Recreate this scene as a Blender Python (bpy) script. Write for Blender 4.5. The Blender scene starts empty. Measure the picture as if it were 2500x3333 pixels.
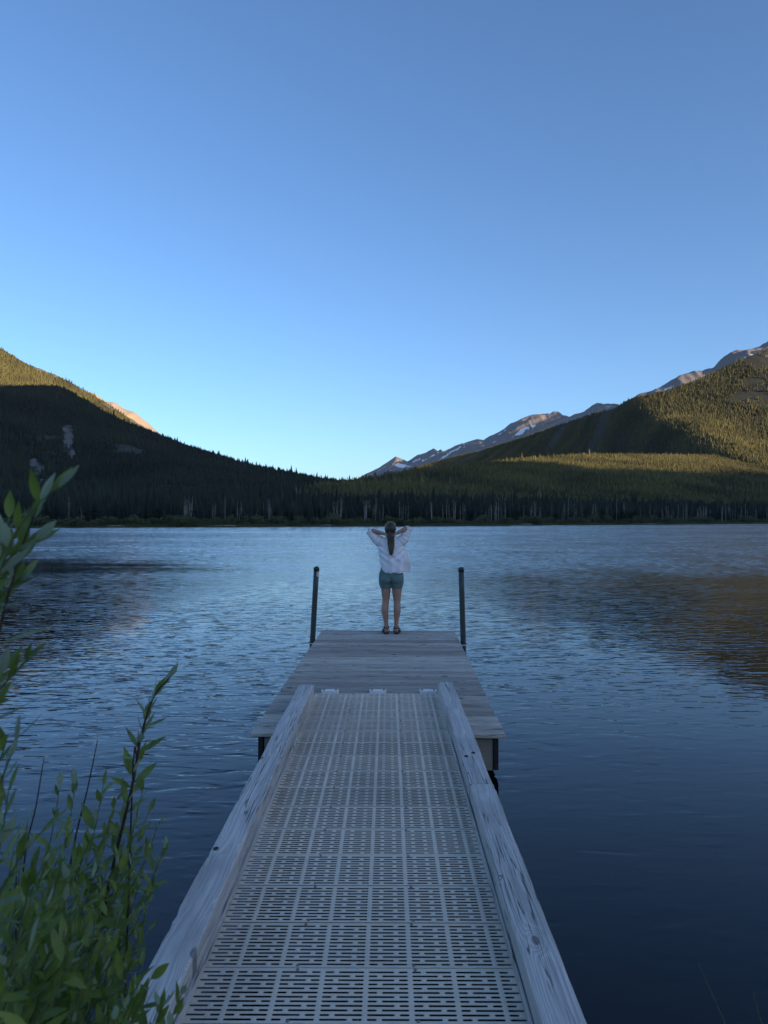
import bpy, bmesh, math, random
import numpy as np
from mathutils import Vector, Matrix, Quaternion

random.seed(7)
R = math.radians
scene = bpy.context.scene
COL = scene.collection

# ------------------------------------------------------------------ camera
FPX = 2320.0                     # focal length in photograph pixels (2500 x 3333)
HORIZON = 1690.0                 # photograph row of the horizon
CAMZ = 2.05                      # camera above the lake surface (z = 0)
cam = bpy.data.cameras.new('camera')
cam_o = bpy.data.objects.new('camera', cam)
COL.objects.link(cam_o)
cam.sensor_fit = 'VERTICAL'
cam.sensor_height = 36.0
cam.sensor_width = 27.0
cam.lens = FPX / 3333.0 * 36.0
cam.shift_y = (HORIZON - 1666.5) / 3333.0
cam.clip_start = 0.05
cam.clip_end = 60000.0
cam.dof.use_dof = True
cam.dof.focus_distance = 9.5
cam.dof.aperture_fstop = 7.0
cam_o.location = (0, 0, CAMZ)
cam_o.rotation_euler = (R(90), 0, 0)
scene.camera = cam_o
scene.render.resolution_x = 768
scene.render.resolution_y = 1024

# ------------------------------------------------------------------ sky and sun
SUN_AZ = 130.0                   # degrees clockwise from the view direction (+Y)
SUN_EL = 12.0
SUNV = Vector((math.sin(R(SUN_AZ)) * math.cos(R(SUN_EL)), math.cos(R(SUN_AZ)) * math.cos(R(SUN_EL)), math.sin(R(SUN_EL))))
world = bpy.data.worlds.new('World')
scene.world = world
world.use_nodes = True
wn = world.node_tree.nodes
wl = world.node_tree.links
wn.clear()
w_out = wn.new('ShaderNodeOutputWorld')
w_bg = wn.new('ShaderNodeBackground')
w_sky = wn.new('ShaderNodeTexSky')
w_sky.sky_type = 'NISHITA'
w_sky.sun_disc = False
w_sky.sun_elevation = R(SUN_EL)
w_sky.sun_rotation = R(SUN_AZ)
w_sky.altitude = 1400
w_sky.air_density = 1.0
w_sky.dust_density = 3.2
w_sky.ozone_density = 4.1
w_bg.inputs['Strength'].default_value = 0.15
wl.new(w_sky.outputs[0], w_bg.inputs['Color'])
wl.new(w_bg.outputs[0], w_out.inputs['Surface'])

sun = bpy.data.lights.new('sun', 'SUN')
sun.energy = 5.0
sun.angle = R(0.5)
sun.color = (1.0, 0.72, 0.42)
sun_o = bpy.data.objects.new('sun', sun)
COL.objects.link(sun_o)
sun_o.rotation_euler = SUNV.to_track_quat('Z', 'Y').to_euler()
sun_o.location = (0, 0, 50)

scene.view_settings.view_transform = 'Standard'
scene.view_settings.look = 'None'
scene.view_settings.exposure = 0.84
scene.view_settings.gamma = 1.0

# ------------------------------------------------------------------ helpers
def U(xu, yu, d):
    """point at depth d seen at (xu, yu) on the 1659-wide view of the photograph"""
    k = 1.50693
    return Vector(((xu * k - 1250.0) / FPX * d, d, CAMZ - (yu * k - HORIZON) / FPX * d))

def tag(o, label=None, cat=None, group=None, kind=None):
    if label: o['label'] = label
    if cat: o['category'] = cat
    if group: o['group'] = group
    if kind: o['kind'] = kind
    return o

def empty(name, loc=(0, 0, 0), rz=0.0):
    o = bpy.data.objects.new(name, None)
    o.empty_display_size = 0.1
    COL.objects.link(o)
    o.location = loc
    o.rotation_euler = (0, 0, rz)
    return o

def inst(name, mesh, parent=None, loc=(0, 0, 0), rot=(0, 0, 0), scale=(1, 1, 1)):
    o = bpy.data.objects.new(name, mesh)
    COL.objects.link(o)
    o.parent = parent
    o.location = loc
    o.rotation_euler = rot
    o.scale = scale
    return o

class MB:
    def __init__(s):
        s.v = []
        s.f = []
    def add(s, vs, fs):
        b = len(s.v)
        s.v.extend([tuple(p) for p in vs])
        s.f.extend([tuple(i + b for i in f) for f in fs])
        return s
    def box(s, x0, x1, y0, y1, z0, z1):
        return s.add([(x0, y0, z0), (x1, y0, z0), (x1, y1, z0), (x0, y1, z0), (x0, y0, z1), (x1, y0, z1), (x1, y1, z1), (x0, y1, z1)],
                     [(0, 3, 2, 1), (4, 5, 6, 7), (0, 1, 5, 4), (1, 2, 6, 5), (2, 3, 7, 6), (3, 0, 4, 7)])
    def rings(s, rings, cap=True, close=False):
        n = len(rings[0])
        vs = [p for r in rings for p in r]
        fs = []
        m = len(rings)
        for i in range(m - 1 + (1 if close else 0)):
            a = i * n
            b = ((i + 1) % m) * n
            for j in range(n):
                k = (j + 1) % n
                fs.append((a + j, a + k, b + k, b + j))
        if cap and not close:
            fs.append(tuple(range(n - 1, -1, -1)))
            fs.append(tuple((m - 1) * n + j for j in range(n)))
        return s.add(vs, fs)
    def tube(s, pts, radii, n=8, cap=True, close=False):
        pts = [Vector(p) for p in pts]
        m = len(pts)
        rings = []
        up = None
        for i, p in enumerate(pts):
            if close:
                t = pts[(i + 1) % m] - pts[i - 1]
            else:
                t = pts[min(i + 1, m - 1)] - pts[max(i - 1, 0)]
            t.normalize()
            if up is None:
                up = Vector((0, 0, 1)) if abs(t.z) < 0.9 else Vector((0, 1, 0))
            a = up - t * up.dot(t)
            a.normalize()
            up = a
            b = t.cross(a)
            r = radii[i] if hasattr(radii, '__len__') else radii
            if hasattr(r, '__len__'):
                ra, rb = r
            else:
                ra = rb = r
            rings.append([p + a * (math.cos(2 * math.pi * j / n) * ra) + b * (math.sin(2 * math.pi * j / n) * rb) for j in range(n)])
        return s.rings(rings, cap, close)
    def ellipsoid(s, c, r, nu=16, nv=10):
        rings = []
        for i in range(1, nv):
            th = math.pi * i / nv
            rings.append([(c[0] + r[0] * math.sin(th) * math.cos(2 * math.pi * j / nu), c[1] + r[1] * math.sin(th) * math.sin(2 * math.pi * j / nu),
                           c[2] - r[2] * math.cos(th)) for j in range(nu)])
        return s.rings(rings)
    def mesh(s, name, mat, smooth=False):
        me = bpy.data.meshes.new(name)
        me.from_pydata(s.v, [], s.f)
        if mat: me.materials.append(mat)
        if smooth:
            me.polygons.foreach_set('use_smooth', [True] * len(me.polygons))
        me.update()
        return me
    def build(s, name, mat, parent=None, smooth=False):
        return inst(name, s.mesh(name, mat, smooth), parent)

def bevel(o, w, seg=2):
    m = o.modifiers.new('bevel', 'BEVEL')
    m.width = w
    m.segments = seg
    m.limit_method = 'ANGLE'
    return o

# ---- numpy noise
def _hash(ix, iy, seed):
    h = (ix * 374761393 + iy * 668265263 + seed * 1442695041) & 0xFFFFFFFF
    h = ((h ^ (h >> 13)) * 1274126177) & 0xFFFFFFFF
    return ((h ^ (h >> 16)) & 0xFFFF) / 65535.0

def vnoise(x, y, seed=0):
    ix = np.floor(x).astype(np.int64)
    iy = np.floor(y).astype(np.int64)
    fx = x - ix
    fy = y - iy
    fx = fx * fx * fx * (fx * (fx * 6 - 15) + 10)
    fy = fy * fy * fy * (fy * (fy * 6 - 15) + 10)
    a = _hash(ix, iy, seed); b = _hash(ix + 1, iy, seed)
    c = _hash(ix, iy + 1, seed); d = _hash(ix + 1, iy + 1, seed)
    return (a + (b - a) * fx) * (1 - fy) + (c + (d - c) * fx) * fy

def fbm(x, y, octv=4, seed=0, ridged=False):
    s = 0.0; a = 0.5; t = 0.0
    for k in range(octv):
        n = vnoise(x * 2 ** k + 17.3 * k, y * 2 ** k - 9.1 * k, seed + k)
        if ridged:
            n = 1 - np.abs(2 * n - 1)
        s = s + a * n; t += a
        a *= 0.5
    return s / t

# ------------------------------------------------------------------ materials
class N:
    """small wrapper for building node trees"""
    def __init__(s, name):
        s.m = bpy.data.materials.new(name)
        s.m.use_nodes = True
        s.t = s.m.node_tree
        s.t.nodes.clear()
        s.out = s.t.nodes.new('ShaderNodeOutputMaterial')
    def n(s, typ, ins=None, **props):
        nd = s.t.nodes.new(typ)
        for k, v in props.items():
            setattr(nd, k, v)
        if ins:
            for k, v in ins.items():
                sock = nd.inputs[k]
                if hasattr(v, 'is_output'):
                    s.t.links.new(v, sock)
                else:
                    sock.default_value = v
        return nd
    def coord(s, kind='Object'):
        return s.n('ShaderNodeTexCoord').outputs[kind]
    def math(s, op, a, b=0.0, c=0.0, clamp=False):
        nd = s.n('ShaderNodeMath', {0: a, 1: b, 2: c}, operation=op)
        nd.use_clamp = clamp
        return nd.outputs[0]
    def vmath(s, op, a, b=(0, 0, 0)):
        return s.n('ShaderNodeVectorMath', {0: a, 1: b}, operation=op).outputs[0]
    def mapping(s, v, scale=(1, 1, 1), loc=(0, 0, 0), rot=(0, 0, 0)):
        return s.n('ShaderNodeMapping', {'Vector': v, 'Scale': scale, 'Location': loc, 'Rotation': rot}).outputs[0]
    def noise(s, v, scale=5.0, detail=3.0, rough=0.5, dist=0.0, out=0):
        return s.n('ShaderNodeTexNoise', {'Vector': v, 'Scale': scale, 'Detail': detail, 'Roughness': rough, 'Distortion': dist}).outputs[out]
    def ramp(s, f, stops, interp='LINEAR'):
        nd = s.n('ShaderNodeValToRGB', {0: f})
        cr = nd.color_ramp
        cr.interpolation = interp
        while len(cr.elements) < len(stops):
            cr.elements.new(0.5)
        for e, (p, c) in zip(cr.elements, stops):
            e.position = p
            e.color = c if len(c) == 4 else (*c, 1)
        return nd.outputs[0]
    def step(s, f, a, b):
        return s.n('ShaderNodeMapRange', {0: f, 1: a, 2: b, 3: 0.0, 4: 1.0}, interpolation_type='SMOOTHSTEP').outputs[0]
    def mix(s, f, a, b, blend='MIX'):
        nd = s.n('ShaderNodeMix', data_type='RGBA', blend_type=blend)
        for k, v in ((0, f), (6, a), (7, b)):
            if hasattr(v, 'is_output'):
                s.t.links.new(v, nd.inputs[k])
            else:
                nd.inputs[k].default_value = v if not hasattr(v, '__len__') or len(v) == 4 else (*v, 1)
        return nd.outputs[2]
    def bump(s, h, strength=0.5, dist=0.01):
        return s.n('ShaderNodeBump', {'Height': h, 'Strength': strength, 'Distance': dist}).outputs[0]
    def bsdf(s, color, rough=0.7, normal=None, **kw):
        ins = {'Base Color': color if hasattr(color, 'is_output') else (*color, 1), 'Roughness': rough}
        if normal is not None: ins['Normal'] = normal
        ins.update(kw)
        b = s.n('ShaderNodeBsdfPrincipled', ins)
        s.t.links.new(b.outputs[0], s.out.inputs[0])
        return s.m
    def rnd(s):
        return s.n('ShaderNodeObjectInfo').outputs['Random']

def plain(name, color, rough=0.6, var=0.25, scale=20.0, metallic=0.0, bump=0.0):
    m = N(name)
    co = m.coord()
    nz = m.noise(co, scale, 4)
    c = m.mix(nz, tuple(max(0, x * (1 - var)) for x in color), tuple(x * (1 + var) for x in color))
    nrm = m.bump(nz, bump, 0.01) if bump else None
    return m.bsdf(c, rough, nrm, Metallic=metallic)

M = {}

def wood(name, axis, dark, light, ring=0.006, knots=2.4, crack=0.6, rough=0.8, varr=0.25, stain=(0.2, 0.17, 0.15), bumpd=0.004, freq=1.0):
    m = N(name)
    rnd = m.rnd()
    co = m.vmath('ADD', m.coord(), m.n('ShaderNodeCombineXYZ', {0: 0.0, 1: m.math('MULTIPLY', rnd, 37.0), 2: 0.0}).outputs[0]) if axis == 'Y' else \
         m.vmath('ADD', m.coord(), m.n('ShaderNodeCombineXYZ', {0: m.math('MULTIPLY', rnd, 37.0), 1: 0.0, 2: 0.0}).outputs[0])
    sp = m.n('ShaderNodeSeparateXYZ', {0: co})
    L, W = (sp.outputs[1], sp.outputs[0]) if axis == 'Y' else (sp.outputs[0], sp.outputs[1])
    Z = sp.outputs[2]
    p = m.n('ShaderNodeCombineXYZ', {0: W, 1: L, 2: Z}).outputs[0]
    # knots
    vo = m.n('ShaderNodeTexVoronoi', {'Vector': m.mapping(p, (1.0, 0.45, 0.0)), 'Scale': knots * 2.2, 'Randomness': 1.0}, voronoi_dimensions='2D')
    d = m.math('DIVIDE', vo.outputs['Distance'], knots * 2.2)
    kn = m.math('POWER', 2.718, m.math('MULTIPLY', m.math('POWER', m.math('DIVIDE', d, 0.030), 2.0), -1.0))
    # wandering pith
    wob = m.noise(m.mapping(p, (0.0, 0.9, 0.0), (0, 3.1, 0)), 1.0, 2)
    wx = m.math('ADD', W, m.math('MULTIPLY', m.math('SUBTRACT', wob, 0.5), 0.09))
    fine = m.noise(m.mapping(p, (14, 1.6, 14)), 1.0, 3)
    rr = m.math('SQRT', m.math('ADD', m.math('POWER', wx, 2.0), m.math('POWER', m.math('ADD', Z, 0.055), 2.0)))
    rr = m.math('ADD', rr, m.math('MULTIPLY', fine, 0.009))
    rr = m.math('ADD', rr, m.math('MULTIPLY', kn, 0.018))
    rings = m.math('MULTIPLY_ADD', m.math('SINE', m.math('MULTIPLY', rr, 6.2832 / ring)), 0.5, 0.5)
    grain = m.noise(m.mapping(p, (130, 5, 130)), 1.0, 3, 0.6)
    f = m.math('ADD', m.math('MULTIPLY', rings, 0.38), m.math('MULTIPLY', grain, 0.62))
    col = m.mix(f, dark, light)
    blot = m.noise(m.mapping(p, (7, 1.3, 7)), 1.0, 4, 0.6)
    col = m.mix(m.math('MULTIPLY', m.step(blot, 0.48, 0.72), 0.75), col, stain)
    tone = m.math('MULTIPLY_ADD', rnd, varr * 2, 1 - varr)
    col = m.mix(1.0, col, m.n('ShaderNodeCombineColor', {0: tone, 1: tone, 2: tone}).outputs[0], 'MULTIPLY')
    core = m.math('SUBTRACT', 1.0, m.step(d, 0.010, 0.016))
    col = m.mix(m.math('MULTIPLY', core, 0.75), col, tuple(c * 0.35 for c in dark))
    cn = m.noise(m.mapping(p, (40, 0.9 * freq, 40), (1.7, 0, 0)), 1.0, 2, 0.5)
    cm = m.noise(m.mapping(p, (5, 0.8, 5), (9, 2, 0)), 1.0, 2)
    cr = m.math('SUBTRACT', 1.0, m.step(m.math('ABSOLUTE', m.math('SUBTRACT', cn, 0.5)), 0.004, 0.016))
    cr = m.math('MULTIPLY', cr, m.step(cm, 0.43, 0.52))
    col = m.mix(m.math('MULTIPLY', cr, crack * 0.8), col, tuple(c * 0.12 for c in dark))
    h = m.math('SUBTRACT', m.math('ADD', m.math('MULTIPLY', rings, 0.4), m.math('MULTIPLY', grain, 0.5)), m.math('ADD', m.math('MULTIPLY', cr, 2.0), m.math('MULTIPLY', core, 0.7)))
    return m.bsdf(col, rough, m.bump(h, 0.8, bumpd))

M['timber'] = wood('weathered_timber', 'Y', (0.33, 0.295, 0.27), (0.72, 0.65, 0.60), ring=0.0042, knots=1.3, crack=0.95, varr=0.08, stain=(0.33, 0.29, 0.265))
M['plank'] = wood('weathered_plank', 'X', (0.31, 0.265, 0.22), (0.62, 0.54, 0.455), ring=0.009, knots=1.9, crack=0.85, varr=0.28, stain=(0.33, 0.26, 0.22))
M['fascia'] = wood('fascia_wood', 'X', (0.20, 0.17, 0.13), (0.36, 0.31, 0.25), ring=0.012, knots=1.2, crack=0.6, varr=0.1)
M['dark_wood'] = plain('near_black_wood', (0.018, 0.016, 0.015), 0.7, 0.4, 30)  # near-black wood for side boards, joists, stringers and float drums
M['float'] = plain('float_plastic', (0.26, 0.23, 0.19), 0.5, 0.25, 8)

m = N('grating_plastic')
co = m.coord()
nz = m.noise(co, 9.0, 5, 0.6)
sm = m.noise(m.mapping(co, (2.2, 5, 1)), 1.0, 4, 0.6)
tone = m.math('MULTIPLY_ADD', m.rnd(), 0.26, 0.86)
c = m.mix(nz, (0.63, 0.505, 0.38), (0.76, 0.62, 0.475))
c = m.mix(m.math('MULTIPLY', m.step(sm, 0.5, 0.75), 0.4), c, (0.44, 0.36, 0.28))
mud = m.noise(m.mapping(m.n('ShaderNodeNewGeometry').outputs['Position'], (1.6, 1.1, 1)), 1.0, 5, 0.62)
c = m.mix(m.math('MULTIPLY', m.step(mud, 0.45, 0.72), 0.5), c, (0.46, 0.38, 0.30))
c = m.mix(1.0, c, m.n('ShaderNodeCombineColor', {0: tone, 1: tone, 2: tone}).outputs[0], 'MULTIPLY')
M['grating'] = m.bsdf(c, 0.55, m.bump(m.noise(co, 300.0, 2), 0.15, 0.002))
M['mark'] = plain('moulded_mark', (0.55, 0.55, 0.54), 0.6, 0.1)
M['steel'] = plain('galvanised_steel', (0.62, 0.63, 0.64), 0.45, 0.15, 40, 0.7)
M['plate'] = plain('hinge_plate_metal', (0.78, 0.77, 0.76), 0.5, 0.06, 40, 0.0)
M['screw'] = plain('screw_head', (0.22, 0.21, 0.20), 0.5, 0.3, 200, 0.5)
M['hole'] = plain('bolt_hole_shade', (0.03, 0.027, 0.025), 0.9, 0.3, 100)  # shade of a recess put into the colour of a flat disc
m = N('pole_paint')
co = m.coord()
st = m.noise(m.mapping(co, (30, 30, 1.2)), 1.0, 4, 0.6)
c = m.mix(st, (0.020, 0.026, 0.026), (0.055, 0.065, 0.063))
c = m.mix(m.math('MULTIPLY', m.step(m.noise(m.mapping(co, (60, 60, 3)), 1.0, 3), 0.62, 0.7), 0.5), c, (0.16, 0.15, 0.13))
M['pole'] = m.bsdf(c, 0.45)
M['pole_cap'] = plain('pole_cap_plastic', (0.025, 0.032, 0.03), 0.5, 0.2)
M['sticker'] = plain('sticker_worn', (0.45, 0.45, 0.42), 0.7, 0.5, 60)

# people
m = N('skin')
co = m.coord()
M['skin'] = m.bsdf(m.mix(m.noise(co, 18, 3), (0.36, 0.185, 0.125), (0.44, 0.235, 0.165)), 0.5)
m = N('shirt_cotton')
co = m.coord()
M['shirt'] = m.bsdf(m.mix(m.noise(co, 14, 3), (0.80, 0.77, 0.80), (0.87, 0.84, 0.86)), 0.85, m.bump(m.noise(m.mapping(co, (14, 14, 9)), 1.0, 3, 0.55), 0.35, 0.02))
m = N('shorts_fabric')
co = m.coord()
M['shorts'] = m.bsdf(m.mix(m.noise(co, 16, 3), (0.095, 0.155, 0.145), (0.125, 0.195, 0.182)), 0.75)
m = N('brown_hair')
co = m.coord()
sp = m.n('ShaderNodeSeparateXYZ', {0: co})
strand = m.noise(m.mapping(co, (160, 60, 7)), 1.0, 3, 0.6)
tip = m.step(sp.outputs[2], 1.42, 1.20)
c = m.mix(tip, (0.026, 0.017, 0.012), (0.17, 0.095, 0.05))
c = m.mix(strand, m.mix(0.65, c, (0.005, 0.004, 0.003)), m.mix(0.25, c, (0.20, 0.13, 0.08)))
M['hair'] = m.bsdf(c, 0.45, m.bump(strand, 0.6, 0.006))
M['black'] = plain('black_strap', (0.012, 0.012, 0.013), 0.6, 0.3)
M['sole'] = plain('sandal_sole', (0.03, 0.03, 0.032), 0.7, 0.3)
M['gold'] = plain('gold_rim', (0.75, 0.58, 0.22), 0.25, 0.1, 20, 1.0)
M['lens'] = plain('dark_lens', (0.01, 0.01, 0.012), 0.08, 0.1)

# vegetation
def leafmat(name, a, b, under=None, rough=0.4, trans=0.35):
    m = N(name)
    co = m.coord()
    rn = m.rnd()
    c = m.mix(rn, a, b)
    pn = m.noise(m.n('ShaderNodeNewGeometry').outputs['Position'], 22, 2)
    c = m.mix(m.math('MULTIPLY', m.step(pn, 0.35, 0.7), 0.6), c, b)
    c = m.mix(m.math('MULTIPLY', m.noise(co, 60, 3), 0.5), c, tuple(x * 0.6 for x in a))
    if under:
        c = m.mix(m.n('ShaderNodeNewGeometry').outputs['Backfacing'], c, under)
    bs = m.n('ShaderNodeBsdfPrincipled', {'Base Color': c, 'Roughness': rough})
    tr = m.n('ShaderNodeBsdfTranslucent', {'Color': c})
    mx = m.n('ShaderNodeMixShader', {0: trans, 1: bs.outputs[0], 2: tr.outputs[0]})
    m.t.links.new(mx.outputs[0], m.out.inputs[0])
    return m.m
M['leaf'] = leafmat('willow_leaf', (0.11, 0.175, 0.032), (0.33, 0.40, 0.060), (0.30, 0.36, 0.23))
M['twig'] = plain('willow_twig', (0.045, 0.020, 0.018), 0.5, 0.4, 30)
M['twig_green'] = plain('willow_shoot', (0.10, 0.13, 0.045), 0.5, 0.3, 30)
M['needles'] = leafmat('conifer_needles', (0.014, 0.023, 0.013), (0.032, 0.046, 0.022), None, 0.8, 0.1)
M['bush'] = leafmat('shore_bush_leaf', (0.060, 0.080, 0.032), (0.120, 0.135, 0.055), None, 0.7, 0.2)
M['bark'] = plain('conifer_bark', (0.07, 0.05, 0.04), 0.9, 0.3)
M['pale_bark'] = plain('pale_dead_bark', (0.27, 0.245, 0.22), 0.9, 0.3, 3)
M['reed'] = leafmat('reed_blade', (0.10, 0.15, 0.04), (0.16, 0.20, 0.06))

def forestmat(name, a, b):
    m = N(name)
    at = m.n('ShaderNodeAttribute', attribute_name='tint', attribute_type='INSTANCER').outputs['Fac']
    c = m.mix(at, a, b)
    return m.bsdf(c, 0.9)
M['forest'] = forestmat('forest_needles_lit', (0.030, 0.034, 0.013), (0.120, 0.110, 0.036))  # lit copy: warm sunlight put into the needle colour
M['forest_shaded'] = forestmat('forest_needles_shaded', (0.008, 0.014, 0.010), (0.024, 0.033, 0.020))  # shaded copy: the darkness of slopes in shade is in the colour

m = N('forest_floor')
co = m.coord()
rk = m.n('ShaderNodeAttribute', attribute_name='rock').outputs['Fac']
nz = m.noise(co, 0.02, 6, 0.6)
c = m.mix(nz, (0.014, 0.018, 0.011), (0.042, 0.042, 0.024))
rn = m.noise(m.mapping(co, (0.05, 0.05, 0.02)), 1.0, 6, 0.7)
rc = m.mix(rn, (0.040, 0.037, 0.035), (0.20, 0.185, 0.170))
c = m.mix(m.step(m.math('ADD', rk, m.math('MULTIPLY', m.math('SUBTRACT', m.noise(m.mapping(co, (0.05, 0.03, 0.022)), 1.0, 6, 0.72), 0.5), 2.2)), 0.50, 0.70), c, rc)
M['slope'] = m.bsdf(c, 0.95, m.bump(nz, 0.6, 8.0))

def rockmat(name, snow_lo, snow_hi, a=(0.12, 0.112, 0.11), b=(0.28, 0.255, 0.24), fl=None):
    m = N(name)
    co = m.coord()
    gl = m.n('ShaderNodeAttribute', attribute_name='gully').outputs['Fac']
    hg = m.n('ShaderNodeAttribute', attribute_name='rise').outputs['Fac']
    nz = m.noise(m.mapping(co, (0.004, 0.004, 0.012)), 1.0, 6, 0.65)
    c = m.mix(nz, a, b)
    tl = m.step(m.math('ADD', hg, m.math('MULTIPLY', m.math('SUBTRACT', m.noise(co, 0.004, 5, 0.6), 0.5), 0.35)), 0.62, 0.52)
    c = m.mix(tl, c, (0.035, 0.042, 0.026))
    sn = m.noise(m.mapping(co, (0.006, 0.003, 0.002)), 1.0, 5, 0.62)
    s = m.step(m.math('ADD', gl, m.math('MULTIPLY', m.math('SUBTRACT', sn, 0.5), 1.0)), snow_lo, snow_hi)
    s = m.math('MULTIPLY', s, m.math('SUBTRACT', 1.0, tl))
    c = m.mix(s, c, (0.80, 0.80, 0.80))
    return m.bsdf(c, 0.9, m.bump(nz, 0.5, 20.0))
M['rock_snow'] = rockmat('alpine_rock_snow', 0.555, 0.60)
M['rock'] = rockmat('pale_rock', 2.0, 3.0, (0.28, 0.21, 0.15), (0.46, 0.37, 0.28))

m = N('ground_soil')
co = m.coord()
nz = m.noise(co, 3.0, 6, 0.6)
c = m.mix(nz, (0.020, 0.022, 0.014), (0.055, 0.050, 0.033))
M['ground'] = m.bsdf(c, 0.95, m.bump(nz, 0.5, 0.05))
M['stone'] = plain('lake_stone', (0.16, 0.15, 0.12), 0.8, 0.4, 12)

# lake water: reflecting surface over a dark bed, slopes taken from ripple noise
def water_material():
    m = N('lake_water')
    pos = m.n('ShaderNodeNewGeometry').outputs['Position']
    E = 0.012
    def height(off):
        p = m.vmath('ADD', pos, off)
        a = m.noise(m.mapping(p, (3.0, 8.0, 1), rot=(0, 0, R(-7))), 1.0, 1.0, 0.5, 0.35)
        b = m.noise(m.mapping(p, (8.0, 18.0, 1), (5, 2, 0), rot=(0, 0, R(11))), 1.0, 1.0, 0.5, 0.2)
        g = m.noise(m.mapping(p, (0.5, 1.1, 1), (1, 7, 0), rot=(0, 0, R(-4))), 1.0, 0.0)
        return m.math('ADD', m.math('MULTIPLY', a, 0.019), m.math('ADD', m.math('MULTIPLY', b, 0.0050), m.math('MULTIPLY', g, 0.022)))
    h0 = height((0, 0, 0))
    hx = height((E, 0, 0))
    hy = height((0, E, 0))
    sp = m.n('ShaderNodeSeparateXYZ', {0: pos})
    X, Y = sp.outputs[0], sp.outputs[1]
    # wind: sheltered by the bank and dock, a lull patch off to the left, gusts beyond
    gust = m.noise(m.mapping(pos, (0.012, 0.05, 1), (2, 3, 0)), 1.0, 4, 0.6)
    amp = m.math('MULTIPLY_ADD', m.step(gust, 0.25, 0.75), 0.40, 0.75)
    dash = m.noise(m.mapping(pos, (2.3, 4.6, 1), (4, 1, 0), rot=(0, 0, R(-6))), 1.0, 2.0, 0.6)
    band = m.noise(m.mapping(pos, (0.35, 0.30, 1), (8, 5, 0), rot=(0, 0, R(5))), 1.0, 2.0, 0.5)
    amp = m.math('MULTIPLY', amp, m.math('MULTIPLY_ADD', m.step(dash, 0.34, 0.66), 0.85, 0.50))
    amp = m.math('MULTIPLY', amp, m.math('MULTIPLY_ADD', m.step(band, 0.3, 0.7), 0.28, 0.86))
    shore = m.step(m.math('SUBTRACT', Y, m.math('MULTIPLY', X, 0.55)), 3.4, 10.5)
    amp = m.math('MULTIPLY', amp, m.math('MULTIPLY_ADD', shore, 0.74, 0.26))
    lx = m.math('DIVIDE', m.math('ADD', X, 20.0), 10.0)
    ly = m.math('DIVIDE', m.math('SUBTRACT', Y, 30.0), 5.0)
    lull = m.math('ADD', m.math('POWER', lx, 2.0), m.math('POWER', ly, 2.0))
    lull = m.math('ADD', lull, m.math('MULTIPLY', m.math('SUBTRACT', m.noise(m.mapping(pos, (0.10, 0.4, 1)), 1.0, 4), 0.5), 3.0))
    amp = m.math('MULTIPLY', amp, m.math('MULTIPLY_ADD', m.step(lull, 0.0, 2.6), 0.70, 0.30))
    sx = m.math('MULTIPLY', m.math('MULTIPLY', m.math('SUBTRACT', h0, hx), 1.0 / E), amp)
    sy = m.math('MULTIPLY', m.math('MULTIPLY', m.math('SUBTRACT', h0, hy), 1.0 / E), amp)
    nrm = m.vmath('NORMALIZE', m.n('ShaderNodeCombineXYZ', {0: sx, 1: sy, 2: 1.0}).outputs[0])
    calm = m.math('MULTIPLY_ADD', m.step(Y, 7.0, 24.0), -0.80, 1.50)
    steep = m.math('SQRT', m.math('ADD', m.math('POWER', sx, 2.0), m.math('POWER', sy, 2.0)))
    peak = m.n('ShaderNodeClamp', {0: m.math('MULTIPLY', steep, 9.0), 1: 0.22, 2: 1.7}).outputs[0]      # flat troughs, steep short faces
    calm = m.math('MULTIPLY', calm, peak)
    sx = m.math('MULTIPLY', sx, calm)
    sy = m.math('MULTIPLY', sy, calm)
    nrm = m.vmath('NORMALIZE', m.n('ShaderNodeCombineXYZ', {0: sx, 1: sy, 2: 1.0}).outputs[0])
    rough = m.math('MULTIPLY_ADD', m.math('MULTIPLY', m.step(Y, 3.0, 34.0), amp), 0.19, 0.02)
    fr = m.n('ShaderNodeFresnel', {'IOR': 1.36, 'Normal': nrm}).outputs[0]
    gl = m.n('ShaderNodeBsdfGlossy', {'Color': (1, 1, 1, 1), 'Roughness': rough, 'Normal': nrm})
    tr = m.n('ShaderNodeBsdfTransparent', {'Color': (0.10, 0.22, 0.29, 1)})
    body = m.n('ShaderNodeBsdfDiffuse', {'Color': (0.001, 0.005, 0.010, 1)})
    under = m.n('ShaderNodeMixShader', {0: 0.6, 1: tr.outputs[0], 2: body.outputs[0]})
    mx = m.n('ShaderNodeMixShader', {0: fr, 1: under.outputs[0], 2: gl.outputs[0]})
    m.t.links.new(mx.outputs[0], m.out.inputs[0])
    return m.m
M['water'] = water_material()

# ------------------------------------------------------------------ ground and lake
def shore_y(x):
    x = np.asarray(x, float)
    xc = np.clip(x, -260, 330)
    return 203 + 0.5 * xc + 0.0009 * xc * xc + 11.0 * (fbm(x / 26.0, x * 0, 4, 5) - 0.5)

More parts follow.
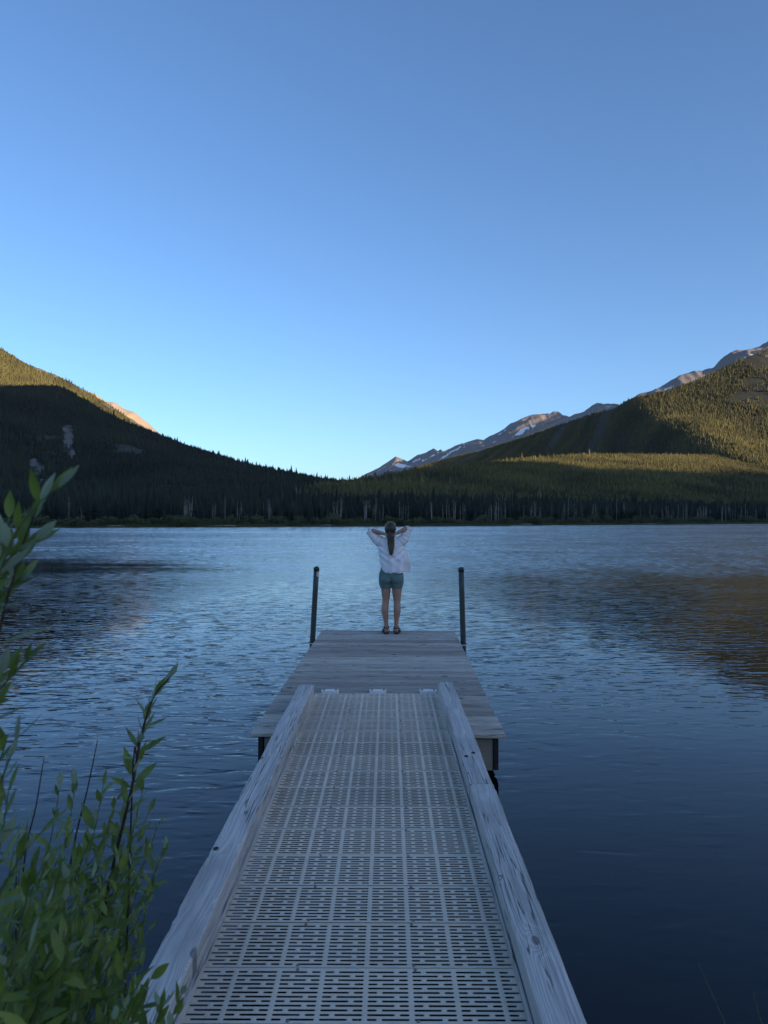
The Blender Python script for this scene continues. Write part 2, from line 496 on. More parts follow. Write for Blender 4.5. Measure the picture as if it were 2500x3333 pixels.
def ground_z(x, y):
    x = np.asarray(x, float); y = np.asarray(y, float)
    sy = shore_y(x)
    bank = 2.25 + 0.5 * (fbm(x / 1.3, y * 0 + 3, 3, 9) - 0.5)
    dn = y - bank                      # distance out from the near bank
    near_land = 0.10 + np.clip(-dn, 0, 3) * 0.12 + np.clip(-dn - 3, 0, 40) * 0.05
    bed = -0.05 - 0.22 * np.clip(dn, 0, 12) - 0.02 * np.clip(dn - 12, 0, 60)
    far = y - sy
    far_land = 0.15 + 0.03 * np.clip(far, 0, 400)
    farbed = -0.05 + 0.12 * far
    z = np.where(dn < 0, near_land, np.maximum(bed, -4.0))
    z = np.where(y > sy - 40, np.maximum(z, np.minimum(farbed, 0.15)), z)
    z = np.where(far > 0, far_land, z)
    # side shores close the lake off
    side = np.clip((np.abs(x) - 520) / 40.0, 0, 1)
    z = np.where(side > 0, z * (1 - side) + 1.5 * side, z)
    return z + np.where(z > 0, 0.06, 0.02) * (fbm(x / 0.7, y / 0.7, 3, 21) - 0.5)

def grid_mesh(name, X, Y, Z, mat, attrs=None, smooth=True):
    ny, nx = X.shape
    co = np.stack([X, Y, Z], -1).reshape(-1, 3)
    idx = np.arange(nx * ny).reshape(ny, nx)
    q = np.stack([idx[:-1, :-1], idx[:-1, 1:], idx[1:, 1:], idx[1:, :-1]], -1).reshape(-1, 4)
    me = bpy.data.meshes.new(name)
    me.vertices.add(len(co)); me.vertices.foreach_set('co', co.astype(np.float32).ravel())
    me.loops.add(q.size); me.loops.foreach_set('vertex_index', q.astype(np.int32).ravel())
    me.polygons.add(len(q))
    me.polygons.foreach_set('loop_start', np.arange(0, q.size, 4, dtype=np.int32))
    me.polygons.foreach_set('use_smooth', np.full(len(q), smooth))
    me.materials.append(mat)
    for k, a in (attrs or {}).items():
        at = me.attributes.new(k, 'FLOAT', 'POINT')
        at.data.foreach_set('value', a.astype(np.float32).ravel())
    me.update(); me.validate()
    return inst(name, me)

def axis(*segs):
    out = []
    for a, b, s in segs:
        out.append(np.arange(a, b, s))
    return np.concatenate(out)
gx = axis((-16000, -2000, 2000), (-2000, -600, 200), (-600, -120, 16), (-120, -12, 6), (-12, -3, 0.75), (-3, 3, 0.15), (3, 12, 0.75), (12, 240, 6), (240, 600, 16), (600, 2000, 200), (2000, 16001, 2000))
gy = axis((-9000, -1000, 1000), (-1000, -40, 120), (-40, -4, 4), (-4, 0, 0.5), (0, 5, 0.15), (5, 20, 1.5), (20, 140, 10), (140, 420, 4), (420, 1000, 40), (1000, 16001, 1500))
GX, GY = np.meshgrid(gx, gy)
g = grid_mesh('ground', GX, GY, ground_z(GX, GY), M['ground'])
tag(g, 'dark soil bank and lake bed reaching to the far shore', kind='structure')

wx = np.array([-700.0, -50, 50, 800.0]); wy = np.array([-0.5, 30, 120, 460.0])
WX, WY = np.meshgrid(wx, wy)
lake = grid_mesh('lake_water', WX, WY, WX * 0, M['water'], smooth=False)
tag(lake, 'rippled blue lake reflecting the evening sky', kind='structure')

# ------------------------------------------------------------------ mountains
def smooth_interp(x, xp, yp):
    return np.interp(x, xp, yp)

def mountain(name, label, sil, dist, run, mat, nx=220, nv=90, foot=0.0, power=1.2, rough=0.06, rscale=0.25, seed=1, ridged=False, crest_rough=0.0, back=0.5, rockfun=None, gullyscale=None):
    """heightfield hill: crest line from sil [(xu, yu)], at distance dist [(xu, metres)], falling over `run` metres towards the lake"""
    sx = [p[0] for p in sil]; sy = [p[1] for p in sil]
    xu = np.linspace(sx[0], sx[-1], nx)
    d = smooth_interp(xu, [p[0] for p in dist], [p[1] for p in dist])
    if len(dist) > 2:
        k = np.ones(21) / 21
        d = np.convolve(np.pad(d, 10, mode='edge'), k, 'valid')
    yu = smooth_interp(xu, sx, sy)
    X = (xu * 1.50693 - 1250) / FPX * d
    zc = CAMZ + (HORIZON - yu * 1.50693) / FPX * d
    rn = smooth_interp(xu, [p[0] for p in run], [p[1] for p in run]) if hasattr(run, '__len__') else np.full(nx, float(run))
    v = np.concatenate([np.linspace(0, 1, nv), np.linspace(1, 1 + back, max(6, nv // 5))[1:]])
    V, XX = np.meshgrid(v, X, indexing='ij')
    D = np.broadcast_to(d, V.shape); RN = np.broadcast_to(rn, V.shape); ZC = np.broadcast_to(zc, V.shape)
    Y = D - RN * (1 - V)
    prof = np.where(V <= 1, np.clip(V, 0, 1) ** power, 1 - np.clip(V - 1, 0, 9) ** 1.3 * 0.9)
    sc = np.mean(rn) * rscale
    nz = fbm(XX / sc, Y / sc, 6, seed, ridged) - 0.5
    env = np.sin(np.clip(V, 0, 1) * math.pi) ** 0.8 + np.clip(V - 1, 0, 1) + crest_rough
    H = foot + (ZC - foot) * prof + nz * env * rough * 2 * np.maximum(ZC - foot, 20)
    if rockfun is not None:
        rk_ = rockfun(XX, Y, H)
        H = H + rk_ * (fbm(XX / 14, Y / 14, 3, seed + 3, True) - 0.4) * 14
    attrs = {'rise': V}
    if gullyscale:
        g = fbm(XX / gullyscale, Y / (gullyscale * 3), 5, seed, ridged)
        g = np.zeros_like(H)
        Hs = H.copy()
        for k in range(6):
            Hs[1:-1, 1:-1] = (Hs[:-2, 1:-1] + Hs[2:, 1:-1] + Hs[1:-1, :-2] + Hs[1:-1, 2:]) / 4
        g = (Hs - H) / (np.std(Hs - H) + 1e-6)
        attrs['gully'] = np.clip(0.42 + 0.16 * g, 0, 1)
    XU = np.broadcast_to(xu, V.shape)
    YU = (HORIZON - (H - CAMZ) / Y * FPX) / 1.50693
    XUV = (XX / Y * FPX + 1250) / 1.50693
    if rockfun is not None:
        attrs['rock'] = rk_
    o = grid_mesh(name, XX, Y, H, mat, attrs)
    tag(o, label, kind='structure')
    return dict(X=XX, Y=Y, Z=H, xu=XU, v=V, rock=attrs.get('rock'), obj=o)

def blob(X, Y, c, r, w=0.0):
    return np.exp(-(((X - c[0]) / r[0]) ** 2 + ((Y - c[1]) / r[1]) ** 2) * 2)

# unseen ranges, crests shaped to shade the valley; second one added for far peaks
def shade_range(t0, pk, label, seed):
    s = np.array([SUNV.x, SUNV.y]); s = s / np.linalg.norm(s)
    q = np.array([-s[1], s[0]])
    p0, p1 = pk[0][0], pk[-1][0]
    p = np.arange(p0, p1, 30.0)
    hp = np.interp(p, [a for a, b in pk], [b for a, b in pk])
    v = np.linspace(-1, 1, 41)
    V, P = np.meshgrid(v, p, indexing='ij')
    HP = np.broadcast_to(hp, V.shape)
    wid = np.maximum(HP * 1.1, 150)
    T = t0 + V * np.where(V < 0, np.minimum(wid, 800 + 0.25 * t0), wid)
    Z = HP * (1 - np.abs(V) ** 1.15) - 2 + (fbm(P / 220, T / 220, 5, seed) - 0.5) * 0.10 * HP * (1 - np.abs(V)) * np.abs(V) * 4
    o = grid_mesh('unseen_shade_range', T * s[0] + P * q[0], T * s[1] + P * q[1], Z, M['slope'], {'rock': Z * 0})
    tag(o, label, kind='structure')
shade_range(4000, [(-3500, 700), (-2000, 1300), (0, 1480), (500, 1560), (714, 1551), (810, 1526), (880, 1331), (960, 1171), (1005, 1131), (1104, 1103), (1178, 1068), (1335, 1048), (1540, 1031), (1746, 1005),
                  (1850, 750), (2100, 260), (2300, 0)], 'unseen range behind the lake, crest shaped to shade the valley', 31)
shade_range(0, [(4250, 0), (4500, 930), (4660, 1210), (5366, 1385), (5822, 1540), (6213, 1735), (6460, 1755), (7200, 1500), (8600, 200)], 'unseen high range added off to the right to shade the far peaks', 33)

def cliffs(X, Y, H):
    """pale cliff bands on the left hillside"""
    xu = (X / Y * FPX + 1250) / 1.50693
    yu = (HORIZON - (H - CAMZ) / Y * FPX) / 1.50693
    r = np.zeros_like(X)
    for cx, cy, rx, ry, w in CLIFFS:
        r = np.maximum(r, w * np.exp(-(((xu - cx) / rx) ** 2 + ((yu - cy) / ry) ** 2)))
    return r
CLIFFS = [(148, 945, 22, 52, 0.72), (82, 1020, 28, 36, 0.66), (147, 955, 10, 24, 1.0), (139, 930, 8, 12, 0.9), (156, 985, 8, 20, 1.0), (72, 1005, 11, 16, 1.0), (86, 1020, 12, 13, 0.9), (92, 1045, 7, 12, 0.8), (112, 985, 26, 7, 0.5),
          (290, 985, 50, 22, 0.40), (620, 1052, 26, 7, 0.45), (790, 1052, 26, 4, 0.6)]

L1 = mountain('mountain', 'forested mountain with sunlit upper slope left of the lake',
              [(-700, 520), (-300, 640), (0, 752), (60, 788), (121, 811), (173, 838), (205, 856), (230, 872), (281, 905), (335, 937), (420, 985), (520, 1040)],
              [(-700, 2900), (520, 3400)], 1500, M['slope'], 240, 90, power=1.0, rough=0.05, seed=3,
              rockfun=lambda X, Y, H: 0.9 * np.exp(-((H - np.max(H, 0, keepdims=True)) / 14.0) ** 2) * (fbm(X / 60, Y / 60, 3, 77) > 0.56))
L0 = mountain('rocky_ridge', 'bare pale sunlit rock ridge behind the forested mountain',
              [(120, 830), (185, 846), (205, 852), (228, 869), (250, 871), (268, 883), (290, 890), (312, 908), (335, 930), (380, 975), (430, 1030)],
              [(120, 4000), (430, 4200)], 1500, M['rock'], 200, 80, power=1.0, rough=0.10, rscale=0.12, seed=8, ridged=True, crest_rough=0.12, gullyscale=40)
L2 = mountain('hillside', 'dark forested hillside with pale cliffs falling to the left shore',
              [(-600, 800), (-200, 822), (0, 838), (126, 838), (151, 850), (173, 863), (230, 896), (285, 921), (335, 940), (400, 966), (450, 981), (500, 996), (560, 1011), (620, 1025), (690, 1040), (740, 1046), (820, 1056), (950, 1075)],
              [(-600, 1800), (0, 1700), (335, 1500), (560, 1300), (740, 1150), (950, 1000)], [(-600, 1300), (335, 1050), (740, 700), (950, 560)], M['slope'], 520, 200, power=1.15, rough=0.10, rscale=0.28, seed=12, rockfun=cliffs)
R0 = mountain('alpine_peak', 'far blue rock peaks streaked with snow above the valley',
              [(700, 1075), (760, 1040), (782, 1028), (820, 1009), (843, 994), (855, 987), (866, 992), (880, 998), (900, 984), (921, 978), (935, 970), (944, 977), (952, 973), (962, 984), (1000, 1000), (1060, 1020)],
              [(700, 8000), (1060, 8000)], 2600, M['rock_snow'], 260, 110, power=0.95, rough=0.17, rscale=0.20, seed=5, ridged=True, crest_rough=0.22, gullyscale=120)
R1 = mountain('alpine_peak', 'rock ridge with snow gullies and a sunlit summit behind the forested mountain',
              [(860, 1040), (900, 1005), (930, 988), (960, 973), (985, 962), (1010, 953), (1032, 947), (1045, 950), (1062, 938), (1085, 928), (1110, 913), (1135, 899), (1160, 892), (1184, 890), (1200, 897), (1214, 906), (1240, 916), (1300, 945), (1400, 1000)],
              [(860, 6900), (1400, 6500)], 2400, M['rock_snow'], 260, 110, power=0.9, rough=0.17, rscale=0.20, seed=15, ridged=True, crest_rough=0.22, gullyscale=100)
R2 = mountain('alpine_peak', 'small rock horn with snow standing over the forest ridge',
              [(1100, 960), (1180, 925), (1215, 908), (1245, 895), (1262, 889), (1278, 876), (1290, 871), (1300, 877), (1318, 879), (1345, 890), (1400, 930)],
              [(1100, 5700), (1400, 5600)], 1900, M['rock_snow'], 200, 90, power=0.9, rough=0.17, rscale=0.20, seed=25, ridged=True, crest_rough=0.22, gullyscale=80)
R3 = mountain('alpine_peak', 'grey rock summits dusted with snow above the right hand forest',
              [(1300, 930), (1350, 872), (1380, 855), (1420, 843), (1450, 828), (1475, 815), (1495, 809), (1512, 812), (1530, 801), (1550, 794), (1572, 772), (1592, 758), (1612, 757), (1640, 752), (1680, 730), (1760, 690), (1900, 640)],
              [(1300, 4500), (1900, 4200)], 1600, M['rock_snow'], 240, 90, power=0.9, rough=0.16, rscale=0.20, seed=35, ridged=True, crest_rough=0.22, gullyscale=70)
RB = mountain('mountain', 'forested mountain with sunlit shoulder right of the lake',
              [(760, 1060), (850, 1030), (900, 1010), (1000, 984), (1080, 962), (1150, 940), (1200, 921), (1250, 905), (1320, 884), (1370, 862), (1440, 846), (1500, 826), (1545, 806), (1600, 778), (1625, 767), (1659, 757), (1760, 748), (1900, 752), (2300, 785)],
              [(760, 5200), (1000, 4500), (1200, 3500), (1300, 2900), (1390, 2700), (1659, 2760), (2300, 3300)], [(760, 2200), (1250, 1700), (1420, 1150), (1659, 1100), (2300, 1300)], M['slope'], 320, 130, power=1.0, rough=0.07, rscale=0.30, seed=41,
              rockfun=lambda X, Y, H: np.exp(-(((X - 1495) / 45) ** 2 + ((H - 625) / 22) ** 2)) * 0.95)
RF = mountain('hillside', 'low forested bench half sunlit at the foot of the mountain',
              [(640, 1075), (700, 1050), (745, 1047), (770, 1041), (820, 1036), (900, 1019), (1000, 1009), (1060, 1003), (1150, 992), (1250, 985), (1400, 985), (1659, 985), (2000, 975)],
              [(640, 900), (900, 1100), (1000, 1200), (1060, 1280), (1200, 1480), (1350, 1700), (1500, 1900), (1659, 2100), (2000, 2500)], [(640, 500), (900, 620), (1200, 800), (1500, 950), (2000, 1100)], M['slope'], 260, 110, power=1.15, rough=0.10, rscale=0.25, seed=51)

# ---- forests: thousands of conifers on the slopes, one object per slope
def forest_nodes(mat):
    ng = bpy.data.node_groups.new('conifer_scatter', 'GeometryNodeTree')
    ng.interface.new_socket('Geometry', in_out='INPUT', socket_type='NodeSocketGeometry')
    ng.interface.new_socket('Geometry', in_out='OUTPUT', socket_type='NodeSocketGeometry')
    nd, lk = ng.nodes, ng.links
    gi = nd.new('NodeGroupInput'); go = nd.new('NodeGroupOutput')
    join = nd.new('GeometryNodeJoinGeometry')
    for z, r, h in ((0.05, 0.20, 0.55), (0.35, 0.14, 0.65)):
        c = nd.new('GeometryNodeMeshCone')
        c.fill_type = 'NONE'
        c.inputs['Vertices'].default_value = 5
        c.inputs['Radius Top'].default_value = 0.005
        c.inputs['Radius Bottom'].default_value = r
        c.inputs['Depth'].default_value = h
        t = nd.new('GeometryNodeTransform')
        t.inputs['Translation'].default_value = (0, 0, z)
        lk.new(c.outputs[0], t.inputs['Geometry'])
        lk.new(t.outputs[0], join.inputs[0])
    sm = nd.new('GeometryNodeSetMaterial')
    sm.inputs['Material'].default_value = mat
    lk.new(join.outputs[0], sm.inputs['Geometry'])
    mp = nd.new('GeometryNodeMeshToPoints')
    lk.new(gi.outputs[0], mp.inputs[0])
    iop = nd.new('GeometryNodeInstanceOnPoints')
    lk.new(mp.outputs[0], iop.inputs['Points'])
    lk.new(sm.outputs[0], iop.inputs['Instance'])
    at = nd.new('GeometryNodeInputNamedAttribute'); at.data_type = 'FLOAT_VECTOR'; at.inputs[0].default_value = 'size'
    lk.new(at.outputs[0], iop.inputs['Scale'])
    ar = nd.new('GeometryNodeInputNamedAttribute'); ar.data_type = 'FLOAT_VECTOR'; ar.inputs[0].default_value = 'turn'
    e2r = nd.new('FunctionNodeEulerToRotation')
    lk.new(ar.outputs[0], e2r.inputs[0])
    lk.new(e2r.outputs[0], iop.inputs['Rotation'])
    lk.new(iop.outputs[0], go.inputs[0])
    return ng
NG = {k: forest_nodes(M[k]) for k in ('forest', 'forest_shaded')}

def scatter(name, label, pts, hts, kind, rng):
    n = len(pts)
    me = bpy.data.meshes.new(name)
    me.vertices.add(n)
    me.vertices.foreach_set('co', pts.astype(np.float32).ravel())
    w = rng.uniform(0.75, 1.25, n) * hts
    size = np.stack([w, w, hts], -1)
    turn = np.stack([rng.normal(0, 0.04, n), rng.normal(0, 0.04, n), rng.uniform(0, 6.28, n)], -1)
    a = me.attributes.new('size', 'FLOAT_VECTOR', 'POINT'); a.data.foreach_set('vector', size.astype(np.float32).ravel())
    a = me.attributes.new('turn', 'FLOAT_VECTOR', 'POINT'); a.data.foreach_set('vector', turn.astype(np.float32).ravel())
    tint = np.clip(fbm(pts[:, 0] / 90, pts[:, 1] / 90, 3, 61) * 1.3 - 0.4 + rng.uniform(0, 0.6, n), 0, 1)
    a = me.attributes.new('tint', 'FLOAT', 'POINT'); a.data.foreach_set('value', tint.astype(np.float32))
    o = inst(name, me)
    md = o.modifiers.new('scatter', 'NODES')
    md.node_group = NG[kind]
    tag(o, label, 'forest', kind='stuff')
    return o

def plant(m, n, hgt, rng, xu0=-120, xu1=1780, vmax=1.02, vmin=0.0, clear=0.45, gap=0.0, gapscale=120.0):
    """n trees spread evenly over the visible part of a hillside"""
    X, Y, Z = m['X'], m['Y'], m['Z']
    rows = m['v'][:, 0] <= vmax
    X, Y, Z = X[rows], Y[rows], Z[rows]
    xs = (X / Y * FPX + 1250) / 1.50693
    area = np.abs((X[1:, 1:] - X[:-1, :-1]) * (Y[1:, :-1] - Y[:-1, :-1]))
    ok = (xs[:-1, :-1] > xu0) & (xs[:-1, :-1] < xu1) & (m['v'][rows][:-1, :-1] >= vmin)
    wt = np.where(ok, area, 0).ravel()
    cell = rng.choice(wt.size, n, p=wt / wt.sum())
    i, j = np.divmod(cell, area.shape[1])
    a, b = rng.random(n), rng.random(n)
    def lerp(A):
        return (A[i, j] * (1 - a) + A[i, j + 1] * a) * (1 - b) + (A[i + 1, j] * (1 - a) + A[i + 1, j + 1] * a) * b
    P = np.stack([lerp(X), lerp(Y), lerp(Z)], -1)
    keep = np.ones(n, bool)
    if m['rock'] is not None:
        rk = lerp(m['rock'][rows])
        keep &= rk < clear * (0.7 + 0.6 * rng.random(n))
    if gap:
        keep &= fbm(P[:, 0] / gapscale, P[:, 1] / gapscale, 4, 71) > gap * rng.uniform(0.6, 1.2, n)
    P = P[keep]
    P[:, 2] -= 0.3
    return P, hgt * np.exp(rng.normal(0, 0.32, len(P)))
RNG = np.random.default_rng(5)
P, h = plant(L1, 85000, 9, RNG, xu0=-520, xu1=600, vmin=0.35)
scatter('forest', 'sunlit conifer forest on the upper left mountain', P, h, 'forest', RNG)
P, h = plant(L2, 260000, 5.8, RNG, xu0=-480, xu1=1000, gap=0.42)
scatter('forest', 'conifer forest covering the left hillside, coloured as in shade', P, h, 'forest_shaded', RNG)
P, h = plant(RB, 210000, 7.8, RNG, xu0=850, xu1=2150, vmin=0.1, gap=0.38, gapscale=160)
scatter('forest', 'conifer forest on the right mountain, lit on its shoulder', P, h, 'forest', RNG)
P, h = plant(RF, 220000, 5.0, RNG, xu0=600, xu1=1990)
scatter('forest', 'conifer forest on the low bench below the right mountain', P, h, 'forest', RNG)
# the flat wood behind the far shore
n = 24000
px = RNG.uniform(-520, 760, n); py = shore_y(px) + RNG.uniform(24, 420, n) ** 1.0
xs = px / py
P = np.stack([px, py, ground_z(px, py) - 0.1], -1)[np.abs(xs) < 0.85]
h = np.where(P[:, 1] - shore_y(P[:, 0]) < 60, 6.5, 7.5) * np.exp(RNG.normal(0, 0.22, len(P)))
scatter('forest', 'dense wood on the flat beyond the far shore, coloured as in shade', P, h, 'forest_shaded', RNG)

# ------------------------------------------------------------------ floating dock
DZ = 0.35                                        # deck top above water
dock = empty('floating_dock', (-0.05, 5.65, 0), -math.atan(0.0218))
tag(dock, 'grey weathered plank dock floating at the end of the gangway', 'dock')
DL, DW = 5.25, 2.02
rng = random.Random(11)
NP = 38
pw = DL / NP
for i in range(NP):
    x0 = -DW / 2 + rng.uniform(-0.004, 0.004)
    x1 = DW / 2 + rng.uniform(-0.004, 0.004)
    gap = 0.024
    mb = MB()
    n = 14
    rings = []
    cup = rng.uniform(-0.0025, 0.0025)
    bow = rng.uniform(-0.003, 0.003)
    ph = rng.uniform(0, 6)
    for k in range(n + 1):
        x = x0 + (x1 - x0) * k / n
        dy = 0.0015 * math.sin(ph + 3.1 * x) + rng.uniform(-0.0008, 0.0008)
        dz = bow * math.cos(x * 1.6 + ph) + rng.uniform(-0.0008, 0.0008)
        y0 = -pw / 2 + gap / 2 + dy
        y1 = pw / 2 - gap / 2 + dy
        zt = dz
        b = 0.009
        rings.append([(x, y0 + b * 0.4, -0.036 + dz), (x, y0, -0.03 + dz), (x, y0, zt - b), (x, y0 + b, zt), (x, (y0 + y1) / 2, zt + cup), (x, y1 - b, zt), (x, y1, zt - b), (x, y1, -0.036 + dz)])
    mb.rings(rings)
    pl = inst('plank', mb.mesh('plank', M['plank']), dock, (0, pw * (i + 0.5), DZ + rng.uniform(-0.002, 0.002)))
# framing under the deck
fz1, fz0 = DZ - 0.041, DZ - 0.30
inst('fascia_board', MB().box(-DW / 2 + 0.10, DW / 2 - 0.095, 0.045, 0.085, fz0, fz1).mesh('fascia_board', M['fascia']), dock)
for sx in (-1, 1):
    e = DW / 2 - 0.05
    xa, xb = (e - 0.042, e) if sx > 0 else (-e, -e + 0.042)
    bevel(inst('side_board', MB().box(xa, xb, 0.035, DL - 0.04, fz0 + 0.004, fz1).mesh('side_board', M['dark_wood']), dock), 0.004)
inst('fascia_board', MB().box(-DW / 2 + 0.10, DW / 2 - 0.10, DL - 0.085, DL - 0.045, fz0, fz1).mesh('fascia_board', M['fascia']), dock)
for x in (-0.45, 0.0, 0.45):
    inst('joist', MB().box(x - 0.02, x + 0.02, 0.09, DL - 0.09, fz0 + 0.05, fz1).mesh('joist', M['dark_wood']), dock)
for yy in (0.12, 2.2, 4.1):
    for sx in (-1, 1):
        xx = sx * 0.76
        mb = MB()
        mb.tube([(xx, yy, -0.22), (xx, yy, 0.0), (xx, yy, 0.012), (xx, yy, 0.028), (xx, yy, 0.032), (xx, yy, 0.05)], [0.06, 0.06, 0.07, 0.07, 0.058, 0.058], 18)
        inst('float_post', mb.mesh('float_post', M['float'], False), dock)
for sx in (-1, 1):
    mb = MB()
    xx = sx * 0.52
    mb.tube([(xx, 0.3, -0.05), (xx, 0.34, -0.05), (xx, DL - 0.34, -0.05), (xx, DL - 0.3, -0.05)], [0.14, 0.17, 0.17, 0.14], 18)
    inst('float_drum', mb.mesh('float_drum', M['dark_wood'], True), dock)
# hoops that hold the dock to its poles
POLES = [(-1.017, 10.16, 0.057, 'left'), (1.114, 10.03, -0.029, 'right')]
dinv = Matrix.Rotation(math.atan(0.0218), 4, 'Z')
for px, py, lean, nm in POLES:
    loc = dinv @ (Vector((px, py, 0)) - Vector((-0.05, 5.65, 0)))
    s_ = -1 if nm == 'left' else 1
    edge = s_ * (DW / 2 - 0.05)
    path = []
    for k in range(9):
        a = -math.pi / 2 + math.pi * k / 8
        path.append((loc.x + s_ * 0.072 * math.cos(a), loc.y + 0.085 * math.sin(a), DZ - 0.06))
    path = [(edge - s_ * 0.01, loc.y - 0.085, DZ - 0.06)] + path + [(edge - s_ * 0.01, loc.y + 0.085, DZ - 0.06)]
    inst('mooring_hoop', MB().tube(path, 0.008, 10).mesh('mooring_hoop', M['steel'], True), dock)

# ------------------------------------------------------------------ mooring poles
for px, py, lean, nm in POLES:
    p = empty('mooring_pole', (px, py, -0.75))
    top = 1.38 + 0.75
    ax = lambda z: (lean * (z - 1.1) / 1.03, 0, z)
    mb = MB().tube([ax(z) for z in (0, 0.4, 0.9, 1.3, 1.8, top - 0.055)], 0.0385, 24)
    inst('pole_shaft', mb.mesh('pole_shaft', M['pole'], True), p)
    zz = [top - 0.065, top - 0.0649, top - 0.025, top - 0.018, top - 0.006, top]
    rr = [0.039, 0.0425, 0.0425, 0.037, 0.022, 0.004]
    o = inst('pole_cap', MB().tube([ax(z) for z in zz], rr, 24).mesh('pole_cap', M['pole_cap'], True), p)
    if nm == 'left':
        tag(p, 'dark green mooring pole with a worn pale sticker under its cap', 'pole', 'mooring poles beside the dock')
        # sticker wrapped on the side facing the walker
        rings = []
        vs = []; fs = []
        n = 6
        for k in range(n + 1):
            a = R(-80) + R(62) * k / n
            for z in (top - 0.145, top - 0.075):
                c = ax(z)
                vs.append((c[0] + 0.0392 * math.cos(a), 0.0392 * math.sin(a), z))
        for k in range(n):
            fs.append((2 * k, 2 * k + 2, 2 * k + 3, 2 * k + 1))
        inst('sticker', MB().add(vs, fs).mesh('sticker', M['sticker'], True), p)
    else:
        tag(p, 'plain dark green mooring pole streaked with rubbed paint, without a sticker', 'pole', 'mooring poles beside the dock')

# ------------------------------------------------------------------ gangway
GZ = 0.38                                         # walking surface
gang = empty('gangway', (-0.109, 0, 0), -math.atan(0.0055))
tag(gang, 'grey slotted grating gangway with timber curbs leading to the dock', 'gangway')
GW = 0.585                                        # half width of the grating
PITCH = 0.298
CELL = 0.160
rowp = 0.0227
def grating_mesh():
    nrow = 12
    slot_h = 0.0100
    g = 0.016
    T = 0.0016
    mb = MB()
    margin = (PITCH - 0.006 - nrow * rowp) / 2
    ylo = -PITCH / 2 + 0.003
    vs = {}
    def quad(x0, x1, y0, y1, z=0.0):
        mb.add([(x0, y0, z), (x1, y0, z), (x1, y1, z), (x0, y1, z)], [(0, 1, 2, 3)])
    quad(-GW, GW, ylo, ylo + margin)
    quad(-GW, GW, ylo + margin + nrow * rowp, -ylo)
    # rounded lips at the two long edges
    for y0, y1 in ((ylo, ylo), (-ylo, -ylo)):
        s = 1 if y0 > 0 else -1
        mb.add([(-GW, y0, 0), (GW, y0, 0), (GW, y0, -T), (-GW, y0, -T)], [(0, 1, 2, 3) if s > 0 else (3, 2, 1, 0)])
    x_bands = [k * CELL + 0.03 for k in range(-5, 6)]
    for r in range(nrow):
        ya = ylo + margin + r * rowp
        yb = ya + rowp
        yc = (ya + yb) / 2
        cuts = []                                  # centres of the solid bridges in this row
        for k, bx in enumerate(x_bands):
            cuts.append(bx)
            first_long = ((k + r) % 2 == 0)
            # mirrored about every band: long slots meet at one band, short slots at the next
            cuts.append(bx + (CELL * 0.69 if first_long else CELL * 0.31))
        cuts = sorted(cuts)
        cuts = [c for c in cuts if -GW - 0.2 < c < GW + 0.2]
        for a, b in zip(cuts[:-1], cuts[1:]):
            X0, X1 = max(a, -GW), min(b, GW)
            if X1 - X0 <= 0.002: continue
            s0, s1 = a + g / 2, b - g / 2
            if s0 < -GW + 0.012: s0 = -GW + 0.012
            if s1 > GW - 0.012: s1 = GW - 0.012
            if s1 - s0 < 0.02:
                quad(X0, X1, ya, yb)
                continue
            h = slot_h / 2
            inner = []
            m_ = 5
            for j in range(m_):
                t = math.pi / 2 - math.pi * j / (m_ - 1)
                inner.append((s1 - h + h * math.cos(t), yc + h * math.sin(t)))
            for j in range(m_):
                t = -math.pi / 2 - math.pi * j / (m_ - 1)
                inner.append((s0 + h + h * math.cos(t), yc + h * math.sin(t)))
            outer = [(s1 - h, yb), (X1, yb), (X1, yc), (X1, ya), (s1 - h, ya), (s0 + h, ya), (X0, ya), (X0, yc), (X0, yb), (s0 + h, yb)]
            n = len(inner)
            lip = []
            cxm, w_ = (s0 + s1) / 2, (s1 - s0)
            base = [(x, y, -0.0015) for x, y in inner] + [(x, y, 0) for x, y in outer] + [(x, y, -T) for x, y in inner]
            fs = []
            for j in range(n):
                k = (j + 1) % n
                fs.append((n + k, n + j, j, k))
                fs.append((k, j, 2 * n + j, 2 * n + k))
            mb.add(base, fs)
    return mb.mesh('grating_panel', M['grating'])
gmesh = grating_mesh()
screw_m = MB().tube([(0, 0, -0.002), (0, 0, 0.0015), (0, 0, 0.003)], [0.0065, 0.0065, 0.004], 10).mesh('screw', M['screw'])
mk = MB()
for q_ in range(5):
    x = -0.012 + 0.006 * q_
    mk.box(x, x + 0.004, -0.0025, 0.0025, -0.001, 0.0012)
mark_m = mk.mesh('moulded_mark', M['mark'])
J0 = 2.652
joints = [J0 + PITCH * k for k in range(-9, 15)]
y_end = 6.905
for k, yj in enumerate(joints[:-1]):
    yc = yj + PITCH / 2
    if yc + PITCH / 2 > y_end + 0.02: continue
    pnl = inst('grating_panel', gmesh, gang, (0, yc, GZ + 0.0006 * ((k * 7) % 3)))
    for x in (-0.225, 0.21):
        for dy in (PITCH / 2 - 0.012, -PITCH / 2 + 0.014):
            inst('screw', screw_m, pnl, (x + 0.004 * ((k * 5) % 3 - 1), dy, 0.0))
    for b in range(-3, 4):
        inst('moulded_mark', mark_m, pnl, (b * CELL - 0.03, -PITCH / 2 + 0.007, 0.0))
# stringers carrying the grating
for x in (-0.5, -0.02, 0.46):
    inst('stringer', MB().box(x - 0.02, x + 0.02, -0.3, 5.5, GZ - 0.20, GZ - 0.045).mesh('stringer', M['dark_wood']), gang)
